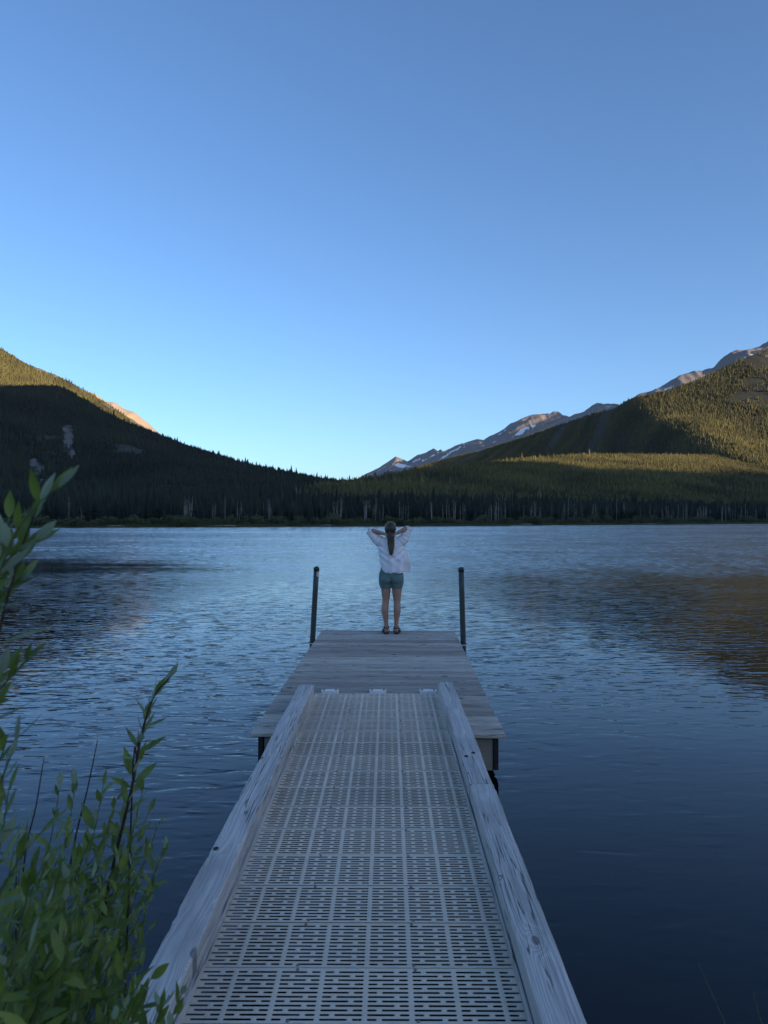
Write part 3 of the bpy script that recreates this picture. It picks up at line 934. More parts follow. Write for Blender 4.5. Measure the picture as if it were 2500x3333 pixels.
# timber curbs, each side in two lengths butted end to end
def timber(side, y0, y1, rg, top=0.115):
    x_in = -GW - 0.003 if side < 0 else GW + 0.003
    xo = x_in + side * 0.14
    xa, xb = min(x_in, xo), max(x_in, xo)
    cx = (xa + xb) / 2
    n = int((y1 - y0) / 0.045)
    rings = []
    ph = [rg.uniform(0, 6) for _ in range(8)]
    hw = 0.07; zt, zb = 0.07, -0.07
    for k in range(n + 1):
        y = y0 + (y1 - y0) * k / n
        w = 0.0022 * math.sin(2.1 * y + ph[0]) + 0.0012 * math.sin(9 * y + ph[1])
        ch = [0.007 + 0.004 * math.sin(5 * y + ph[j]) + rg.uniform(-0.001, 0.002) for j in (2, 3)]
        if rg.random() < 0.03: ch[0] += 0.012
        if rg.random() < 0.05: ch[1] += 0.014
        dz = 0.0018 * math.sin(3.3 * y + ph[4])
        if k in (0, n): ch = [c + 0.004 for c in ch]
        rings.append([(-hw + w, y, zb), (-hw + w, y, zt - ch[0] + dz), (-hw + w + ch[0] * 0.4, y, zt - ch[0] * 0.35 + dz), (-hw + w + ch[0], y, zt + dz), (w, y, zt + 0.001 + dz), (hw + w - ch[1], y, zt + dz),
                      (hw + w - ch[1] * 0.4, y, zt - ch[1] * 0.35 + dz), (hw + w, y, zt - ch[1] + dz), (hw + w, y, zb), (w, y, zb - 0.001)])
    ym = (y0 + y1) / 2
    rings = [[(a, b - ym, c) for a, b, c in r] for r in rings]
    o = inst('timber_curb', MB().rings(rings).mesh('timber_curb', M['timber']), gang, (cx, ym, GZ + top - 0.07))
    return o, ym
hole_m = MB()
hole_m.tube([(0, 0, -0.004), (0, 0, 0.0014)], 0.013, 16)
hole_mesh = hole_m.mesh('bolt_hole_disc', M['hole'])
rg = random.Random(3)
tl0, ya0 = timber(-1, -0.6, 3.305, rg)
tl1, ya1 = timber(-1, 3.312, 6.70, rg)
tr0, yb0 = timber(1, -0.6, 4.19, rg)
tr1, yb1 = timber(1, 4.197, 6.81, rg)
for t, ym, holes in ((tl0, ya0, []), (tl1, ya1, [(-0.045, 3.36)]), (tr0, yb0, []), (tr1, yb1, [(0.02, 4.75), (-0.035, 4.68)])):
    for hx, hy in holes:
        inst('bolt_hole_disc', hole_mesh, t, (hx, hy - ym, 0.0712), scale=(1.0, 1.3, 1))
# kick boards at the foot of the curbs
for sx in (-1, 1):
    xa, xb = (-GW - 0.0, -GW + 0.014) if sx < 0 else (GW - 0.010, GW + 0.0)
    o = inst('kick_board', MB().box(xa - 0.002, xb - 0.002, -1.5, 3.2, 0.001, 0.030).mesh('kick_board', M['timber']), gang, (0, 2.2, GZ + 0.001))
    bevel(o, 0.003)
# hinge plates at the dock end
for x in (-0.455, 0.012, 0.500):
    hp = inst('hinge_plate', MB().box(-0.082, 0.082, -0.034, 0.034, -0.03, 0.004).mesh('hinge_plate', M['plate']), gang, (x, y_end + 0.035, GZ + 0.003))
    bevel(hp, 0.002)
    for bx in (-0.058, 0.058):
        inst('bolt', MB().tube([(0, 0, 0.0), (0, 0, 0.007), (0, 0, 0.009)], [0.011, 0.011, 0.007], 6).mesh('bolt', M['screw']), hp, (bx, -0.005, 0.004))

# ------------------------------------------------------------------ trees and bushes on the far shore
def conifer_meshes(seed, h=9.0, w=1.5):
    rg = random.Random(seed)
    tr = MB().tube([(0, 0, -0.3), (0, 0, h * 0.5), (0.02, 0, h * 0.98)], [0.14, 0.08, 0.015], 6).mesh('trunk', M['bark'])
    mb = MB()
    z = h * 0.10
    while z < h:
        f = 1 - (z - h * 0.1) / (h * 0.9)
        r = w * (f ** 0.85) * rg.uniform(0.75, 1.15) + 0.07
        n = 7 if f > 0.25 else 5
        a0 = rg.uniform(0, 6.28)
        for k in range(n):
            a = a0 + 6.283 * k / n + rg.uniform(-0.3, 0.3)
            L = r * rg.uniform(0.65, 1.2)
            dx, dy = math.cos(a), math.sin(a)
            px, py = -dy, dx
            dr = L * rg.uniform(0.20, 0.45)
            wv = L * rg.uniform(0.24, 0.36)
            t = 0.10 * L
            mb.add([(0, 0, z + 0.12), (dx * L * 0.5 + px * wv, dy * L * 0.5 + py * wv, z - dr * 0.35), (dx * L, dy * L, z - dr * 0.6), (dx * L * 0.5 - px * wv, dy * L * 0.5 - py * wv, z - dr * 0.35), (dx * L * 0.45, dy * L * 0.45, z - dr - t)],
                   [(0, 1, 2), (0, 2, 3), (1, 4, 2), (2, 4, 3)])
        z += h * 0.035 + 0.10 * f
    return tr, mb.mesh('crown', M['needles'])

def bare_meshes(seed, h=9.5):
    rg = random.Random(seed)
    lean = rg.uniform(-0.5, 0.5)
    path = [(0, 0, -0.3), (lean * 0.2, rg.uniform(-.1, .1), h * 0.35), (lean * 0.6 + rg.uniform(-.1, .1), rg.uniform(-.1, .1), h * 0.7), (lean, 0, h)]
    tr = MB().tube(path, [0.10, 0.075, 0.045, 0.012], 6).mesh('trunk', M['pale_bark'])
    mb = MB()
    for k in range(rg.randint(8, 15)):
        f = rg.uniform(0.4, 0.96)
        z = h * f
        a = rg.uniform(0, 6.28)
        L = (1.1 - f) * rg.uniform(0.9, 2.4) + 0.2
        x0 = lean * f * f
        e = (x0 + math.cos(a) * L * 0.55, math.sin(a) * L * 0.55, z + L * rg.uniform(0.5, 1.0))
        mb.tube([(x0, 0, z), ((x0 + e[0]) / 2, e[1] / 2, z + (e[2] - z) * 0.4), e], [0.035, 0.025, 0.008], 4)
    return tr, mb.mesh('branches', M['pale_bark'])

def leafball(mb, rg, c, r, n, size):
    for k in range(n):
        while True:
            p = Vector((rg.uniform(-1, 1), rg.uniform(-1, 1), rg.uniform(-1, 1)))
            if 0.25 < p.length < 1: break
        q = Vector((c[0] + p.x * r[0], c[1] + p.y * r[1], c[2] + p.z * r[2]))
        a = Vector((rg.uniform(-1, 1), rg.uniform(-1, 1), rg.uniform(-.6, .8))).normalized()
        b = a.orthogonal().normalized()
        b.rotate(Quaternion(a, rg.uniform(0, 6.28)))
        s = size * rg.uniform(0.6, 1.4)
        mb.add([q - a * s, q + b * s * 0.55, q + a * s, q - b * s * 0.55], [(0, 1, 2, 3)])

def bush_meshes(seed, w=2.6, h=2.2):
    rg = random.Random(seed)
    mb = MB()
    for k in range(7):
        a = rg.uniform(0, 6.28); d = rg.uniform(0, 0.65) * w
        rr = rg.uniform(0.35, 0.6)
        leafball(mb, rg, (math.cos(a) * d, math.sin(a) * d * 0.7, h * rg.uniform(0.25, 0.62)), (w * 0.42 * rr * 2, w * 0.38 * rr * 2, h * rr * 0.8), 85, 0.17)
    st = MB()
    for k in range(9):
        a = rg.uniform(0, 6.28); d = rg.uniform(0.2, 0.8) * w
        st.tube([(0.1 * math.cos(a), 0.1 * math.sin(a), -0.2), (math.cos(a) * d * 0.6, math.sin(a) * d * 0.5, h * 0.4), (math.cos(a) * d, math.sin(a) * d * 0.7, h * rg.uniform(0.7, 1.0))], [0.03, 0.02, 0.006], 4)
    return st.mesh('stems', M['bark']), mb.mesh('foliage', M['bush'])

con = [conifer_meshes(100 + k, 9.0, 1.2 + 0.25 * k) for k in range(4)]
bar = [bare_meshes(200 + k, 8.2 + 0.5 * (k % 3)) for k in range(6)]
bus = [bush_meshes(300 + k) for k in range(4)]
def setup(name, meshes, names, x, y, s, rz, label, cat, group, sz=1.0):
    z = float(ground_z(x, y))
    o = empty(name, (x, y, z - 0.05), rz)
    o.scale = (s, s, s * sz)
    tag(o, label, cat, group)
    for nm, me in zip(names, meshes):
        inst(nm, me, o)
rg = random.Random(77)
def on_shore(xu, off):
    """a spot `off` metres inland of the waterline, along the line of sight column xu"""
    t = (xu * 1.50693 - 1250) / FPX
    y = 200.0
    for _ in range(12):
        y = float(shore_y(t * y)) + off
    return t * y, y
for k in range(130):
    xu = -30 + 1720 * (k + rg.random()) / 130
    x, y = on_shore(xu, rg.uniform(9, 26))
    v = rg.randrange(4); sc = rg.uniform(0.35, 0.82)
    lab = ('broad' if v >= 2 else 'narrow') + (' tall' if sc > 0.6 else ' low') + ' dark green spruce in the shoreline wood across the lake'
    setup('conifer_tree', con[v], ('trunk', 'crown'), x, y, sc * (0.8 + y / 900), rg.uniform(0, 6.28), lab, 'tree', 'spruces along the far shore')
def bare_density(xu):
    return 0.25 + (1.0 if 930 < xu < 1230 else 0) + (0.7 if 1500 < xu < 1660 else 0) + (0.5 if 270 < xu < 420 else 0) + (0.5 if 1230 < xu < 1480 else 0) + (0.25 if 720 < xu < 930 else 0)
clumps = []
while len(clumps) < 46:
    xu = rg.uniform(150, 1690)
    if rg.random() * 1.3 < bare_density(xu): clumps.append(xu)
for k in range(140):
    xu = rg.choice(clumps) + rg.gauss(0, 9)
    x, y = on_shore(xu, rg.uniform(8, 24))
    v = rg.randrange(6); sc = rg.uniform(0.5, 1.0)
    lab = ('tall' if sc > 0.75 else 'short') + ' slender leafless pale trunk among the spruces across the lake'
    setup('bare_tree', bar[v], ('trunk', 'branches'), x, y, sc * (0.75 + y / 900), rg.uniform(0, 6.28), lab, 'tree', 'bare pale trees along the far shore')
for k in range(210):
    xu = -40 + 1740 * (k + rg.random()) / 210
    x, y = on_shore(xu, rg.uniform(0.8, 9.0))
    sc = rg.uniform(0.55, 1.55); sz = rg.uniform(0.75, 1.2)
    lab = ('large' if sc > 1.05 else 'small') + (' upright' if sz > 0.97 else ' spreading') + ' green willow bush at the water edge across the lake'
    setup('shore_bush', bus[rg.randrange(4)], ('stems', 'foliage'), x, y, sc * (0.8 + y / 1200), rg.uniform(0, 6.28), lab, 'bush', 'bushes along the far shore', sz)
for k, (xu, ln, an, lab) in enumerate([(480, 7.0, 0.2, 'long pale driftwood log half sunk at the far waterline'), (700, 4.5, -0.3, 'short pale driftwood log lying at the far waterline'), (1130, 5.5, 0.1, 'grey fallen log with a stub branch at the far waterline'),
                                       (1390, 8.0, -0.15, 'longest grey fallen trunk resting along the far shore'), (250, 4.0, 0.5, 'small weathered log slanting into the far water')]):
    x, y = on_shore(xu, 0.4)
    lo = empty('fallen_log', (x, y, float(ground_z(x, y)) + 0.05), an)
    tag(lo, lab, 'log', 'driftwood along the far shore')
    inst('trunk', MB().tube([(-ln / 2, 0, 0.05), (-ln / 4, 0.06, 0.16), (ln / 4, -0.05, 0.20), (ln / 2, 0.0, 0.10)], [0.11, 0.15, 0.17, 0.13], 8).mesh('trunk', M['pale_bark'], True), lo)
    inst('stub', MB().tube([(ln * 0.2, 0, 0.22), (ln * 0.24, -0.08, 0.55), (ln * 0.27, -0.1, 0.75)], [0.05, 0.04, 0.015], 6).mesh('stub', M['pale_bark'], True), lo)
# sedge fringe between bushes and water
n = 14000
sx = np.random.default_rng(8).uniform(-115, 200, n)
sy_ = shore_y(sx) + np.random.default_rng(9).uniform(-0.8, 3.0, n)
sz_ = np.maximum(ground_z(sx, sy_), -0.3)
rr = np.random.default_rng(10)
hh = rr.uniform(0.35, 1.0, n); ww = rr.uniform(0.03, 0.08, n); lx = rr.normal(0, 0.18, n)
vs = np.stack([np.stack([sx - ww, sy_, sz_ - 0.1], -1), np.stack([sx + ww, sy_, sz_ - 0.1], -1), np.stack([sx + lx, sy_ + lx * 0.4, sz_ + hh], -1)], 1).reshape(-1, 3)
me = bpy.data.meshes.new('sedge')
me.from_pydata(vs.tolist(), [], np.arange(n * 3).reshape(-1, 3).tolist())
me.materials.append(M['bush'])
tag(inst('sedge', me), 'fringe of sedge along the far waterline', 'sedge', kind='stuff')

# ------------------------------------------------------------------ willow shrub on the near bank
def leaf_mesh(seed):
    rg = random.Random(seed)
    L = 1.0; W = rg.uniform(0.26, 0.37)
    n = 6
    vs = []; fs = []
    curl = rg.uniform(-0.12, 0.22); fold = rg.uniform(0.15, 0.35); tw = rg.uniform(-0.25, 0.25)
    for k in range(n + 1):
        t = k / n
        w = W / 2 * (math.sin(math.pi * min(1, t * 1.02) ** 0.85) ** 0.85) if 0 < k < n else 0.012
        y = 0.06 + t * L
        z = curl * t * t
        a = tw * t
        for s in (-1, 0, 1):
            x = s * w * math.cos(a); zz = z + abs(s) * w * fold + s * w * math.sin(a)
            vs.append((x, y, zz))
    for k in range(n):
        for j in range(2):
            a = k * 3 + j
            fs.append((a, a + 1, a + 4, a + 3))
    mb = MB().add(vs, fs)
    mb.tube([(0, 0, 0), (0, 0.08, 0.0)], 0.012, 4)
    return mb
leafb = [leaf_mesh(k) for k in range(6)]
leafm = [b.mesh('leaf', M['leaf'], True) for b in leafb]
rg = random.Random(21)
stems = []     # (control points, radius, leaf span from..to, leaf length, spacing, green tip)
def S(pts, r=0.0022, a=0.3, b=1.0, L=0.062, step=0.020, green=True):
    stems.append(([U(*p) for p in pts], r, a, b, L, step, green))
# tall shoots close to the walker, at the edge of the bank
S([(-150, 2050, 0.95), (-60, 1650, 0.95), (-5, 1380, 0.95), (45, 1190, 0.95), (85, 1085, 0.94)], 0.0024, 0.42, 1, 0.060, 0.020)
S([(-200, 1900, 0.92), (-90, 1560, 0.92), (-20, 1470, 0.93), (55, 1420, 0.94)], 0.002, 0.55, 1, 0.056, 0.026)
S([(-120, 2250, 1.05), (-60, 1900, 1.05), (-20, 1700, 1.05), (15, 1600, 1.05)], 0.002, 0.35, 1, 0.056, 0.020)
S([(-160, 2250, 0.98), (-90, 1800, 0.98), (-40, 1500, 0.98), (-15, 1300, 0.98)], 0.002, 0.35, 1, 0.058, 0.019)
S([(-100, 2300, 1.0), (-30, 2000, 1.0), (40, 1860, 1.0), (95, 1790, 1.0)], 0.002, 0.45, 1, 0.060, 0.022)
S([(-100, 2400, 0.9), (-20, 2150, 0.9), (60, 2010, 0.9), (120, 1950, 0.9)], 0.002, 0.45, 1, 0.058, 0.022)
S([(-140, 2300, 0.9), (-70, 1900, 0.9), (-30, 1620, 0.9), (5, 1450, 0.9)], 0.002, 0.3, 1, 0.060, 0.018)
S([(-120, 2000, 0.97), (-70, 1500, 0.97), (-20, 1250, 0.97), (20, 1120, 0.97)], 0.002, 0.4, 1, 0.058, 0.019)
S([(-90, 2400, 0.85), (-10, 2180, 0.85), (50, 2080, 0.85), (80, 2030, 0.86)], 0.002, 0.3, 1, 0.056, 0.020)
S([(-60, 2400, 1.05), (20, 2100, 1.05), (60, 1930, 1.05), (75, 1850, 1.05)], 0.002, 0.3, 1, 0.062, 0.018)
S([(-20, 2500, 1.0), (60, 2250, 1.0), (130, 2120, 1.0), (170, 2060, 1.0)], 0.002, 0.3, 1, 0.060, 0.019)
S([(-100, 2400, 1.1), (-40, 2050, 1.1), (0, 1830, 1.1), (20, 1700, 1.1)], 0.002, 0.3, 1, 0.060, 0.018)
S([(-130, 1600, 0.88), (-30, 1320, 0.88), (28, 1160, 0.88), (85, 1085, 0.88), (135, 1048, 0.88)], 0.0022, 0.35, 1, 0.056, 0.013)
S([(-130, 1500, 0.92), (-30, 1270, 0.92), (40, 1190, 0.92), (85, 1165, 0.92)], 0.002, 0.35, 1, 0.052, 0.014)
S([(-130, 1550, 0.95), (-30, 1330, 0.95), (30, 1260, 0.95), (62, 1235, 0.95)], 0.002, 0.35, 1, 0.052, 0.014)
S([(-110, 1700, 0.93), (-20, 1520, 0.93), (40, 1445, 0.93), (82, 1408, 0.93)], 0.002, 0.4, 1, 0.054, 0.016)
S([(-80, 1950, 1.0), (-15, 1740, 1.0), (20, 1640, 1.0), (40, 1590, 1.0)], 0.002, 0.3, 1, 0.056, 0.015)
# main leader
S([(120, 2500, 1.75), (185, 2150, 1.75), (240, 1890, 1.75), (285, 1700, 1.75), (305, 1590, 1.75), (332, 1505, 1.75), (368, 1462, 1.75)], 0.0045, 0.60, 1, 0.068, 0.0145)
S([(285, 1720, 1.752), (296, 1640, 1.755), (299, 1580, 1.757)], 0.0022, 2, 2, green=False)
# bare twigs
S([(20, 2250, 1.7), (50, 1880, 1.7), (78, 1740, 1.7), (95, 1637, 1.7)], 0.0026, 2, 2, green=False)
S([(95, 2300, 1.75), (150, 1880, 1.75), (190, 1700, 1.75), (211, 1598, 1.75)], 0.0028, 2, 2, green=False)
S([(30, 2200, 1.6), (35, 1900, 1.6), (42, 1780, 1.6)], 0.002, 2, 2, green=False)
# leafy side shoots
tips = [(300, 2120, 1.22), (345, 2170, 1.2), (385, 2185, 1.22), (250, 2200, 1.2), (310, 1700, 1.8), (325, 1745, 1.82), (255, 1720, 1.72), (265, 1830, 1.7), (215, 1850, 1.6), (305, 1900, 1.75), (350, 1850, 1.85), (160, 1860, 1.5), (125, 1800, 1.5), (45, 1900, 1.3), (260, 2060, 1.5), (210, 2040, 1.45), (310, 2080, 1.5), (150, 2060, 1.35), (100, 2060, 1.3), (230, 2180, 1.35), (280, 2170, 1.4), (170, 2170, 1.3), (130, 1700, 1.6), (165, 1680, 1.75), (225, 1690, 1.7), (240, 1760, 1.75), (60, 1770, 1.5), (345, 1775, 1.85), (362, 1820, 1.85), (330, 1800, 1.8), (290, 1780, 1.7), (335, 1905, 1.8),
        (320, 1960, 1.75), (325, 2000, 1.5), (300, 2030, 1.5), (270, 1880, 1.65), (200, 1800, 1.55), (150, 1790, 1.5), (100, 1850, 1.4), (30, 1830, 1.35), (10, 1930, 1.3), (90, 1960, 1.35),
        (170, 1900, 1.5), (210, 1960, 1.5), (250, 2000, 1.6), (280, 2080, 1.55), (140, 2010, 1.4), (60, 2050, 1.3), (190, 2090, 1.4), (330, 2105, 1.30), (365, 2150, 1.30), (300, 2140, 1.28), (395, 2140, 1.32),
        (240, 2140, 1.4), (120, 2110, 1.35), (20, 2120, 1.25), (270, 1950, 1.7), (230, 1880, 1.6), (290, 1850, 1.75), (110, 1900, 1.45), (180, 2000, 1.45), (70, 1990, 1.35)]
for k in range(20):
    tips.append((rg.uniform(-20, 300), rg.uniform(1900, 2200), rg.uniform(1.15, 1.7)))
for tx, ty, td in tips:
    bx = tx * 0.42 - 60 + rg.uniform(-40, 50)
    by = ty + rg.uniform(330, 460)
    m1 = (tx * 0.75 + bx * 0.25 + rg.uniform(-15, 5), ty * 0.6 + by * 0.4, td + rg.uniform(-0.05, 0.05))
    S([(bx, by, td + rg.uniform(-0.1, 0.1)), m1, (tx, ty, td)], 0.0022, 0.22, 1, rg.uniform(0.050, 0.066), rg.uniform(0.019, 0.026))
def catmull(pts, n):
    out = []
    P = [pts[0] * 2 - pts[1]] + pts + [pts[-1] * 2 - pts[-2]]
    for i in range(1, len(P) - 2):
        for k in range(n):
            t = k / n
            p0, p1, p2, p3 = P[i - 1], P[i], P[i + 1], P[i + 2]
            out.append(0.5 * ((2 * p1) + (p2 - p0) * t + (2 * p0 - 5 * p1 + 4 * p2 - p3) * t * t + (3 * p1 - p0 - 3 * p2 + p3) * t ** 3))
    out.append(pts[-1])
    return out
SH = Vector((-0.85, 1.35, 0.22))
shrub = empty('willow_shrub', SH)
tag(shrub, 'leafy green willow shrub with dark red twigs beside the gangway', 'shrub')
leaves = []
for pts, r, a, b, L, step, green in stems:
    # root every stem in the bank
    base = pts[0].copy()
    gz = float(ground_z(base.x, base.y))
    if base.z > gz:
        pts = [Vector((base.x - 0.04, base.y, gz - 0.08))] + pts
    path = [p - SH for p in catmull(pts, 6)]
    m_ = len(path)
    so = inst('stem', MB().tube(path, [max(0.0009, r * (1.35 - 0.95 * k / (m_ - 1))) for k in range(m_)], 6).mesh('stem', M['twig'] if not green or r > 0.0023 else M['twig_green'], True), shrub)
    cum = [0.0]
    for k in range(1, m_):
        cum.append(cum[-1] + (path[k] - path[k - 1]).length)
    s = cum[-1] * a
    side = rg.uniform(0, 6.28)
    while a < 1.5 and s <= cum[-1] * b:
        k = max(i for i in range(m_) if cum[i] <= s + 1e-6)
        k = min(k, m_ - 2)
        t = (s - cum[k]) / max(1e-5, cum[k + 1] - cum[k])
        p = path[k].lerp(path[k + 1], min(1, t))
        d = (path[k + 1] - path[k]).normalized()
        f = s / cum[-1]
        side += 2.4 + rg.uniform(-0.4, 0.4)
        o1 = d.orthogonal().normalized()
        o1.rotate(Quaternion(d, side))
        spread = rg.uniform(0.6, 1.35) * (1.0 if f < 0.93 else 0.45)
        ld = (d * math.cos(spread) + o1 * math.sin(spread)).normalized()
        ld.z += 0.05; ld.normalize()
        up = (Vector((0, 0, 1)) * 0.7 + d * 0.8 + Vector((rg.uniform(-.7, .7), rg.uniform(-.9, .3), rg.uniform(-.3, .3))))
        xx = ld.cross(up).normalized()
        zz = xx.cross(ld).normalized()
        mt = Matrix((xx, ld, zz)).transposed().to_4x4()
        ll = L * rg.uniform(0.65, 1.15) * (0.72 if f > 0.93 else 1.0)
        leaves.append((ll / (p + SH).y, so, p, mt, ll, rg.randrange(6)))
        s += step * rg.uniform(0.7, 1.35)
leaves.sort(key=lambda l: -l[0])
rest = MB()
for i, (ang, so, p, mt, ll, v) in enumerate(leaves):
    mw = Matrix.Translation(p) @ mt @ Matrix.Scale(ll, 4)
    if i < 300:
        o = bpy.data.objects.new('leaf', leafm[v])
        COL.objects.link(o)
        o.parent = so
        o.matrix_local = mw
    else:
        b = leafb[v]
        rest.add([mw @ Vector(q) for q in b.v], b.f)
if rest.v:
    o = rest.build('foliage', M['leaf'], shrub, True)
    o['kind'] = 'stuff'
print('shrub leaves', len(leaves))

# ------------------------------------------------------------------ grass stalks and a stone by the bank on the right
for (a, b, lab) in (((1507, 2075, 2.75), (1575, 2235, 2.6), 'long green grass stalk bending out over dark water right of the gangway'),
                    ((1627, 2140, 2.7), (1652, 2240, 2.6), 'short grass stalk at the bank, shorter of the pair by the long bent one'),
                    ((1669, 2130, 2.75), (1690, 2235, 2.65), 'thin pale grass stalk at the far right of the bank')):
    A, B = U(*a), U(*b)
    base = B + (B - A) * 1.2
    gz = float(ground_z(base.x, base.y))
    base.z = min(base.z, gz - 0.02) if base.z > gz else base.z
    g_ = empty('grass_stalk', (base.x, base.y, base.z))
    tag(g_, lab, 'grass')
    pts = catmull([Vector((0, 0, 0)), B - base, (A + B) / 2 - base + Vector((-0.004, 0, 0.008)), A - base], 6)
    n_ = len(pts)
    inst('blade', MB().tube(pts, [0.0028 * (1 - k / n_) + 0.0006 for k in range(n_)], 5).mesh('blade', M['reed'], True), g_)
for (xu, yu, sc, lab) in ((1470, 2150, 0.16, 'large rounded stone lying on the lake bed in the shallows'), (1640, 2060, 0.10, 'smaller stone on the lake bed farther from the bank')):
    d = 2.05 * FPX / (yu * 1.50693 - HORIZON)
    p = U(xu, yu, d)
    rs = random.Random(int(xu))
    mb = MB().ellipsoid((0, 0, 0), (1, 0.75, 0.5), 18, 12)
    mb.v = [tuple(c * (1 + 0.16 * math.sin(3.1 * q[0] + 2 * q[1]) + 0.1 * math.sin(5 * q[2] + 4 * q[0])) for c in q) for q in mb.v]
    st = inst('stone', mb.mesh('stone', M['stone'], True), None, (p.x, p.y, float(ground_z(p.x, p.y)) + sc * 0.2), (0, 0, rs.uniform(0, 3)), (sc, sc, sc))
    tag(st, lab, 'stone')

# ------------------------------------------------------------------ the person at the end of the dock
PX, PY = 0.107, 10.58
person = empty('person', (PX, PY, DZ + 0.001))
tag(person, 'person seen from behind, hands clasped behind the head, lilac shirt and teal shorts', 'person')
def remesh(o, vox, smooth_it=4):
    m = o.modifiers.new('remesh', 'REMESH')
    m.mode = 'VOXEL'
    m.voxel_size = vox
    m.use_smooth_shade = True
    sm = o.modifiers.new('smooth', 'SMOOTH')
    sm.factor = 0.5
    sm.iterations = smooth_it
    return o
def ell_loft(mb, secs, n=28):
    """secs: (cx, cy, z, half width, half depth)"""
    mb.rings([[(c[0] + c[3] * math.cos(2 * math.pi * j / n), c[1] + c[4] * math.sin(2 * math.pi * j / n), c[2]) for j in range(n)] for c in secs])
def interp_secs(secs, k):
    out = []
    for a, b in zip(secs[:-1], secs[1:]):
        for i in range(k):
            t = i / k
            out.append(tuple(x + (y - x) * t for x, y in zip(a, b)))
    out.append(secs[-1])
    return out
LEGS = {
 -1: [(-0.092, 0.0, 0.86, 0.088, 0.095), (-0.086, 0.005, 0.75, 0.083, 0.088), (-0.079, 0.01, 0.66, 0.071, 0.078), (-0.078, 0.012, 0.57, 0.062, 0.068), (-0.080, 0.008, 0.50, 0.053, 0.057), (-0.084, 0.0, 0.455, 0.050, 0.054),
      (-0.092, -0.012, 0.40, 0.053, 0.058), (-0.094, -0.018, 0.345, 0.053, 0.058), (-0.088, -0.010, 0.27, 0.045, 0.049), (-0.078, 0.0, 0.19, 0.034, 0.038), (-0.073, 0.003, 0.115, 0.027, 0.033), (-0.071, 0.0, 0.08, 0.029, 0.036), (-0.071, 0.0, 0.035, 0.030, 0.036)],
  1: [(0.092, 0.0, 0.86, 0.090, 0.095), (0.088, 0.005, 0.75, 0.086, 0.088), (0.084, 0.01, 0.66, 0.075, 0.080), (0.084, 0.012, 0.57, 0.064, 0.069), (0.087, 0.008, 0.50, 0.053, 0.057), (0.087, 0.0, 0.455, 0.050, 0.054),
      (0.089, -0.012, 0.40, 0.053, 0.058), (0.088, -0.018, 0.345, 0.053, 0.058), (0.083, -0.010, 0.27, 0.045, 0.049), (0.077, 0.0, 0.19, 0.034, 0.038), (0.075, 0.003, 0.115, 0.029, 0.033), (0.077, 0.0, 0.08, 0.030, 0.036), (0.078, 0.0, 0.035, 0.031, 0.036)]}
body = MB()
for s_ in (-1, 1):
    ell_loft(body, LEGS[s_], 20)
    fx = LEGS[s_][-1][0]
    # foot: heel to toes, pointing towards the lake, a little turned out
    to = 0.022 * s_
    body.tube([(fx, -0.035, 0.050), (fx + to * 0.1, 0.02, 0.055), (fx + to * 0.5, 0.09, 0.048), (fx + to, 0.15, 0.038), (fx + to * 1.2, 0.19, 0.032)], [(0.024, 0.026), (0.034, 0.030), (0.028, 0.036), (0.018, 0.042), (0.011, 0.034)], 14)
    for tz, (dx, dy) in enumerate(((-0.030, 0.0), (-0.013, 0.004), (0.002, 0.0), (0.016, -0.008), (0.028, -0.018))):
        x0 = fx + to * 1.2 + dx * (-s_) * -1
        body.tube([(x0, 0.18 + dy, 0.032), (x0 + to * 0.2, 0.205 + dy, 0.031), (x0 + to * 0.25, 0.218 + dy, 0.029)], [0.0095, 0.009, 0.006], 8)
ell_loft(body, [(0, 0.0, 0.78, 0.10, 0.08), (0, 0.0, 0.83, 0.17, 0.105), (0, 0, 0.90, 0.168, 0.105), (0, 0.0, 1.0, 0.135, 0.092), (0, 0.0, 1.06, 0.128, 0.088), (0, 0.005, 1.15, 0.142, 0.095), (0, 0.01, 1.26, 0.155, 0.10), (0, 0.005, 1.34, 0.160, 0.085), (-0.003, 0.0, 1.40, 0.10, 0.06), (-0.005, -0.005, 1.43, 0.055, 0.052)], 28)
body.tube([(-0.005, -0.002, 1.38), (-0.008, 0.004, 1.45), (-0.010, 0.012, 1.52)], [0.054, 0.048, 0.050], 18)
# head with a face turned to the lake, slightly lifted
HC = Vector((-0.0126, 0.022, 1.555))
body.ellipsoid(HC, (0.072, 0.090, 0.092), 24, 16)
body.tube([(HC.x, 0.060, 1.50), (HC.x, 0.088, 1.478), (HC.x, 0.098, 1.462)], [(0.045, 0.050), (0.038, 0.036), (0.016, 0.018)], 14)     # jaw and chin
body.tube([(HC.x, 0.108, 1.572), (HC.x, 0.122, 1.548), (HC.x, 0.112, 1.535)], [0.007, 0.013, 0.009], 10)                              # nose
body.tube([(HC.x - 0.022, 0.103, 1.506), (HC.x, 0.113, 1.505), (HC.x + 0.022, 0.103, 1.506)], [0.004, 0.007, 0.004], 8)              # mouth
for s_ in (-1, 1):
    body.tube([(HC.x + s_ * 0.045, 0.098, 1.575), (HC.x + s_ * 0.02, 0.107, 1.577)], [0.007, 0.007], 8)                              # brow over the eye
    body.tube([(HC.x + s_ * 0.069, 0.012, 1.530), (HC.x + s_ * 0.080, 0.004, 1.545), (HC.x + s_ * 0.078, 0.004, 1.568), (HC.x + s_ * 0.070, 0.012, 1.580)], [0.008, 0.009, 0.010, 0.006], 8)   # ear
ARM = {-1: dict(sh=(-0.150, 0.0, 1.365), el=(-0.328, 0.008, 1.535), wr=(-0.092, -0.088, 1.482), pa=(-0.048, -0.098, 1.466)),
        1: dict(sh=(0.150, 0.0, 1.37), el=(0.268, 0.004, 1.578), wr=(0.068, -0.088, 1.488), pa=(0.030, -0.098, 1.468))}
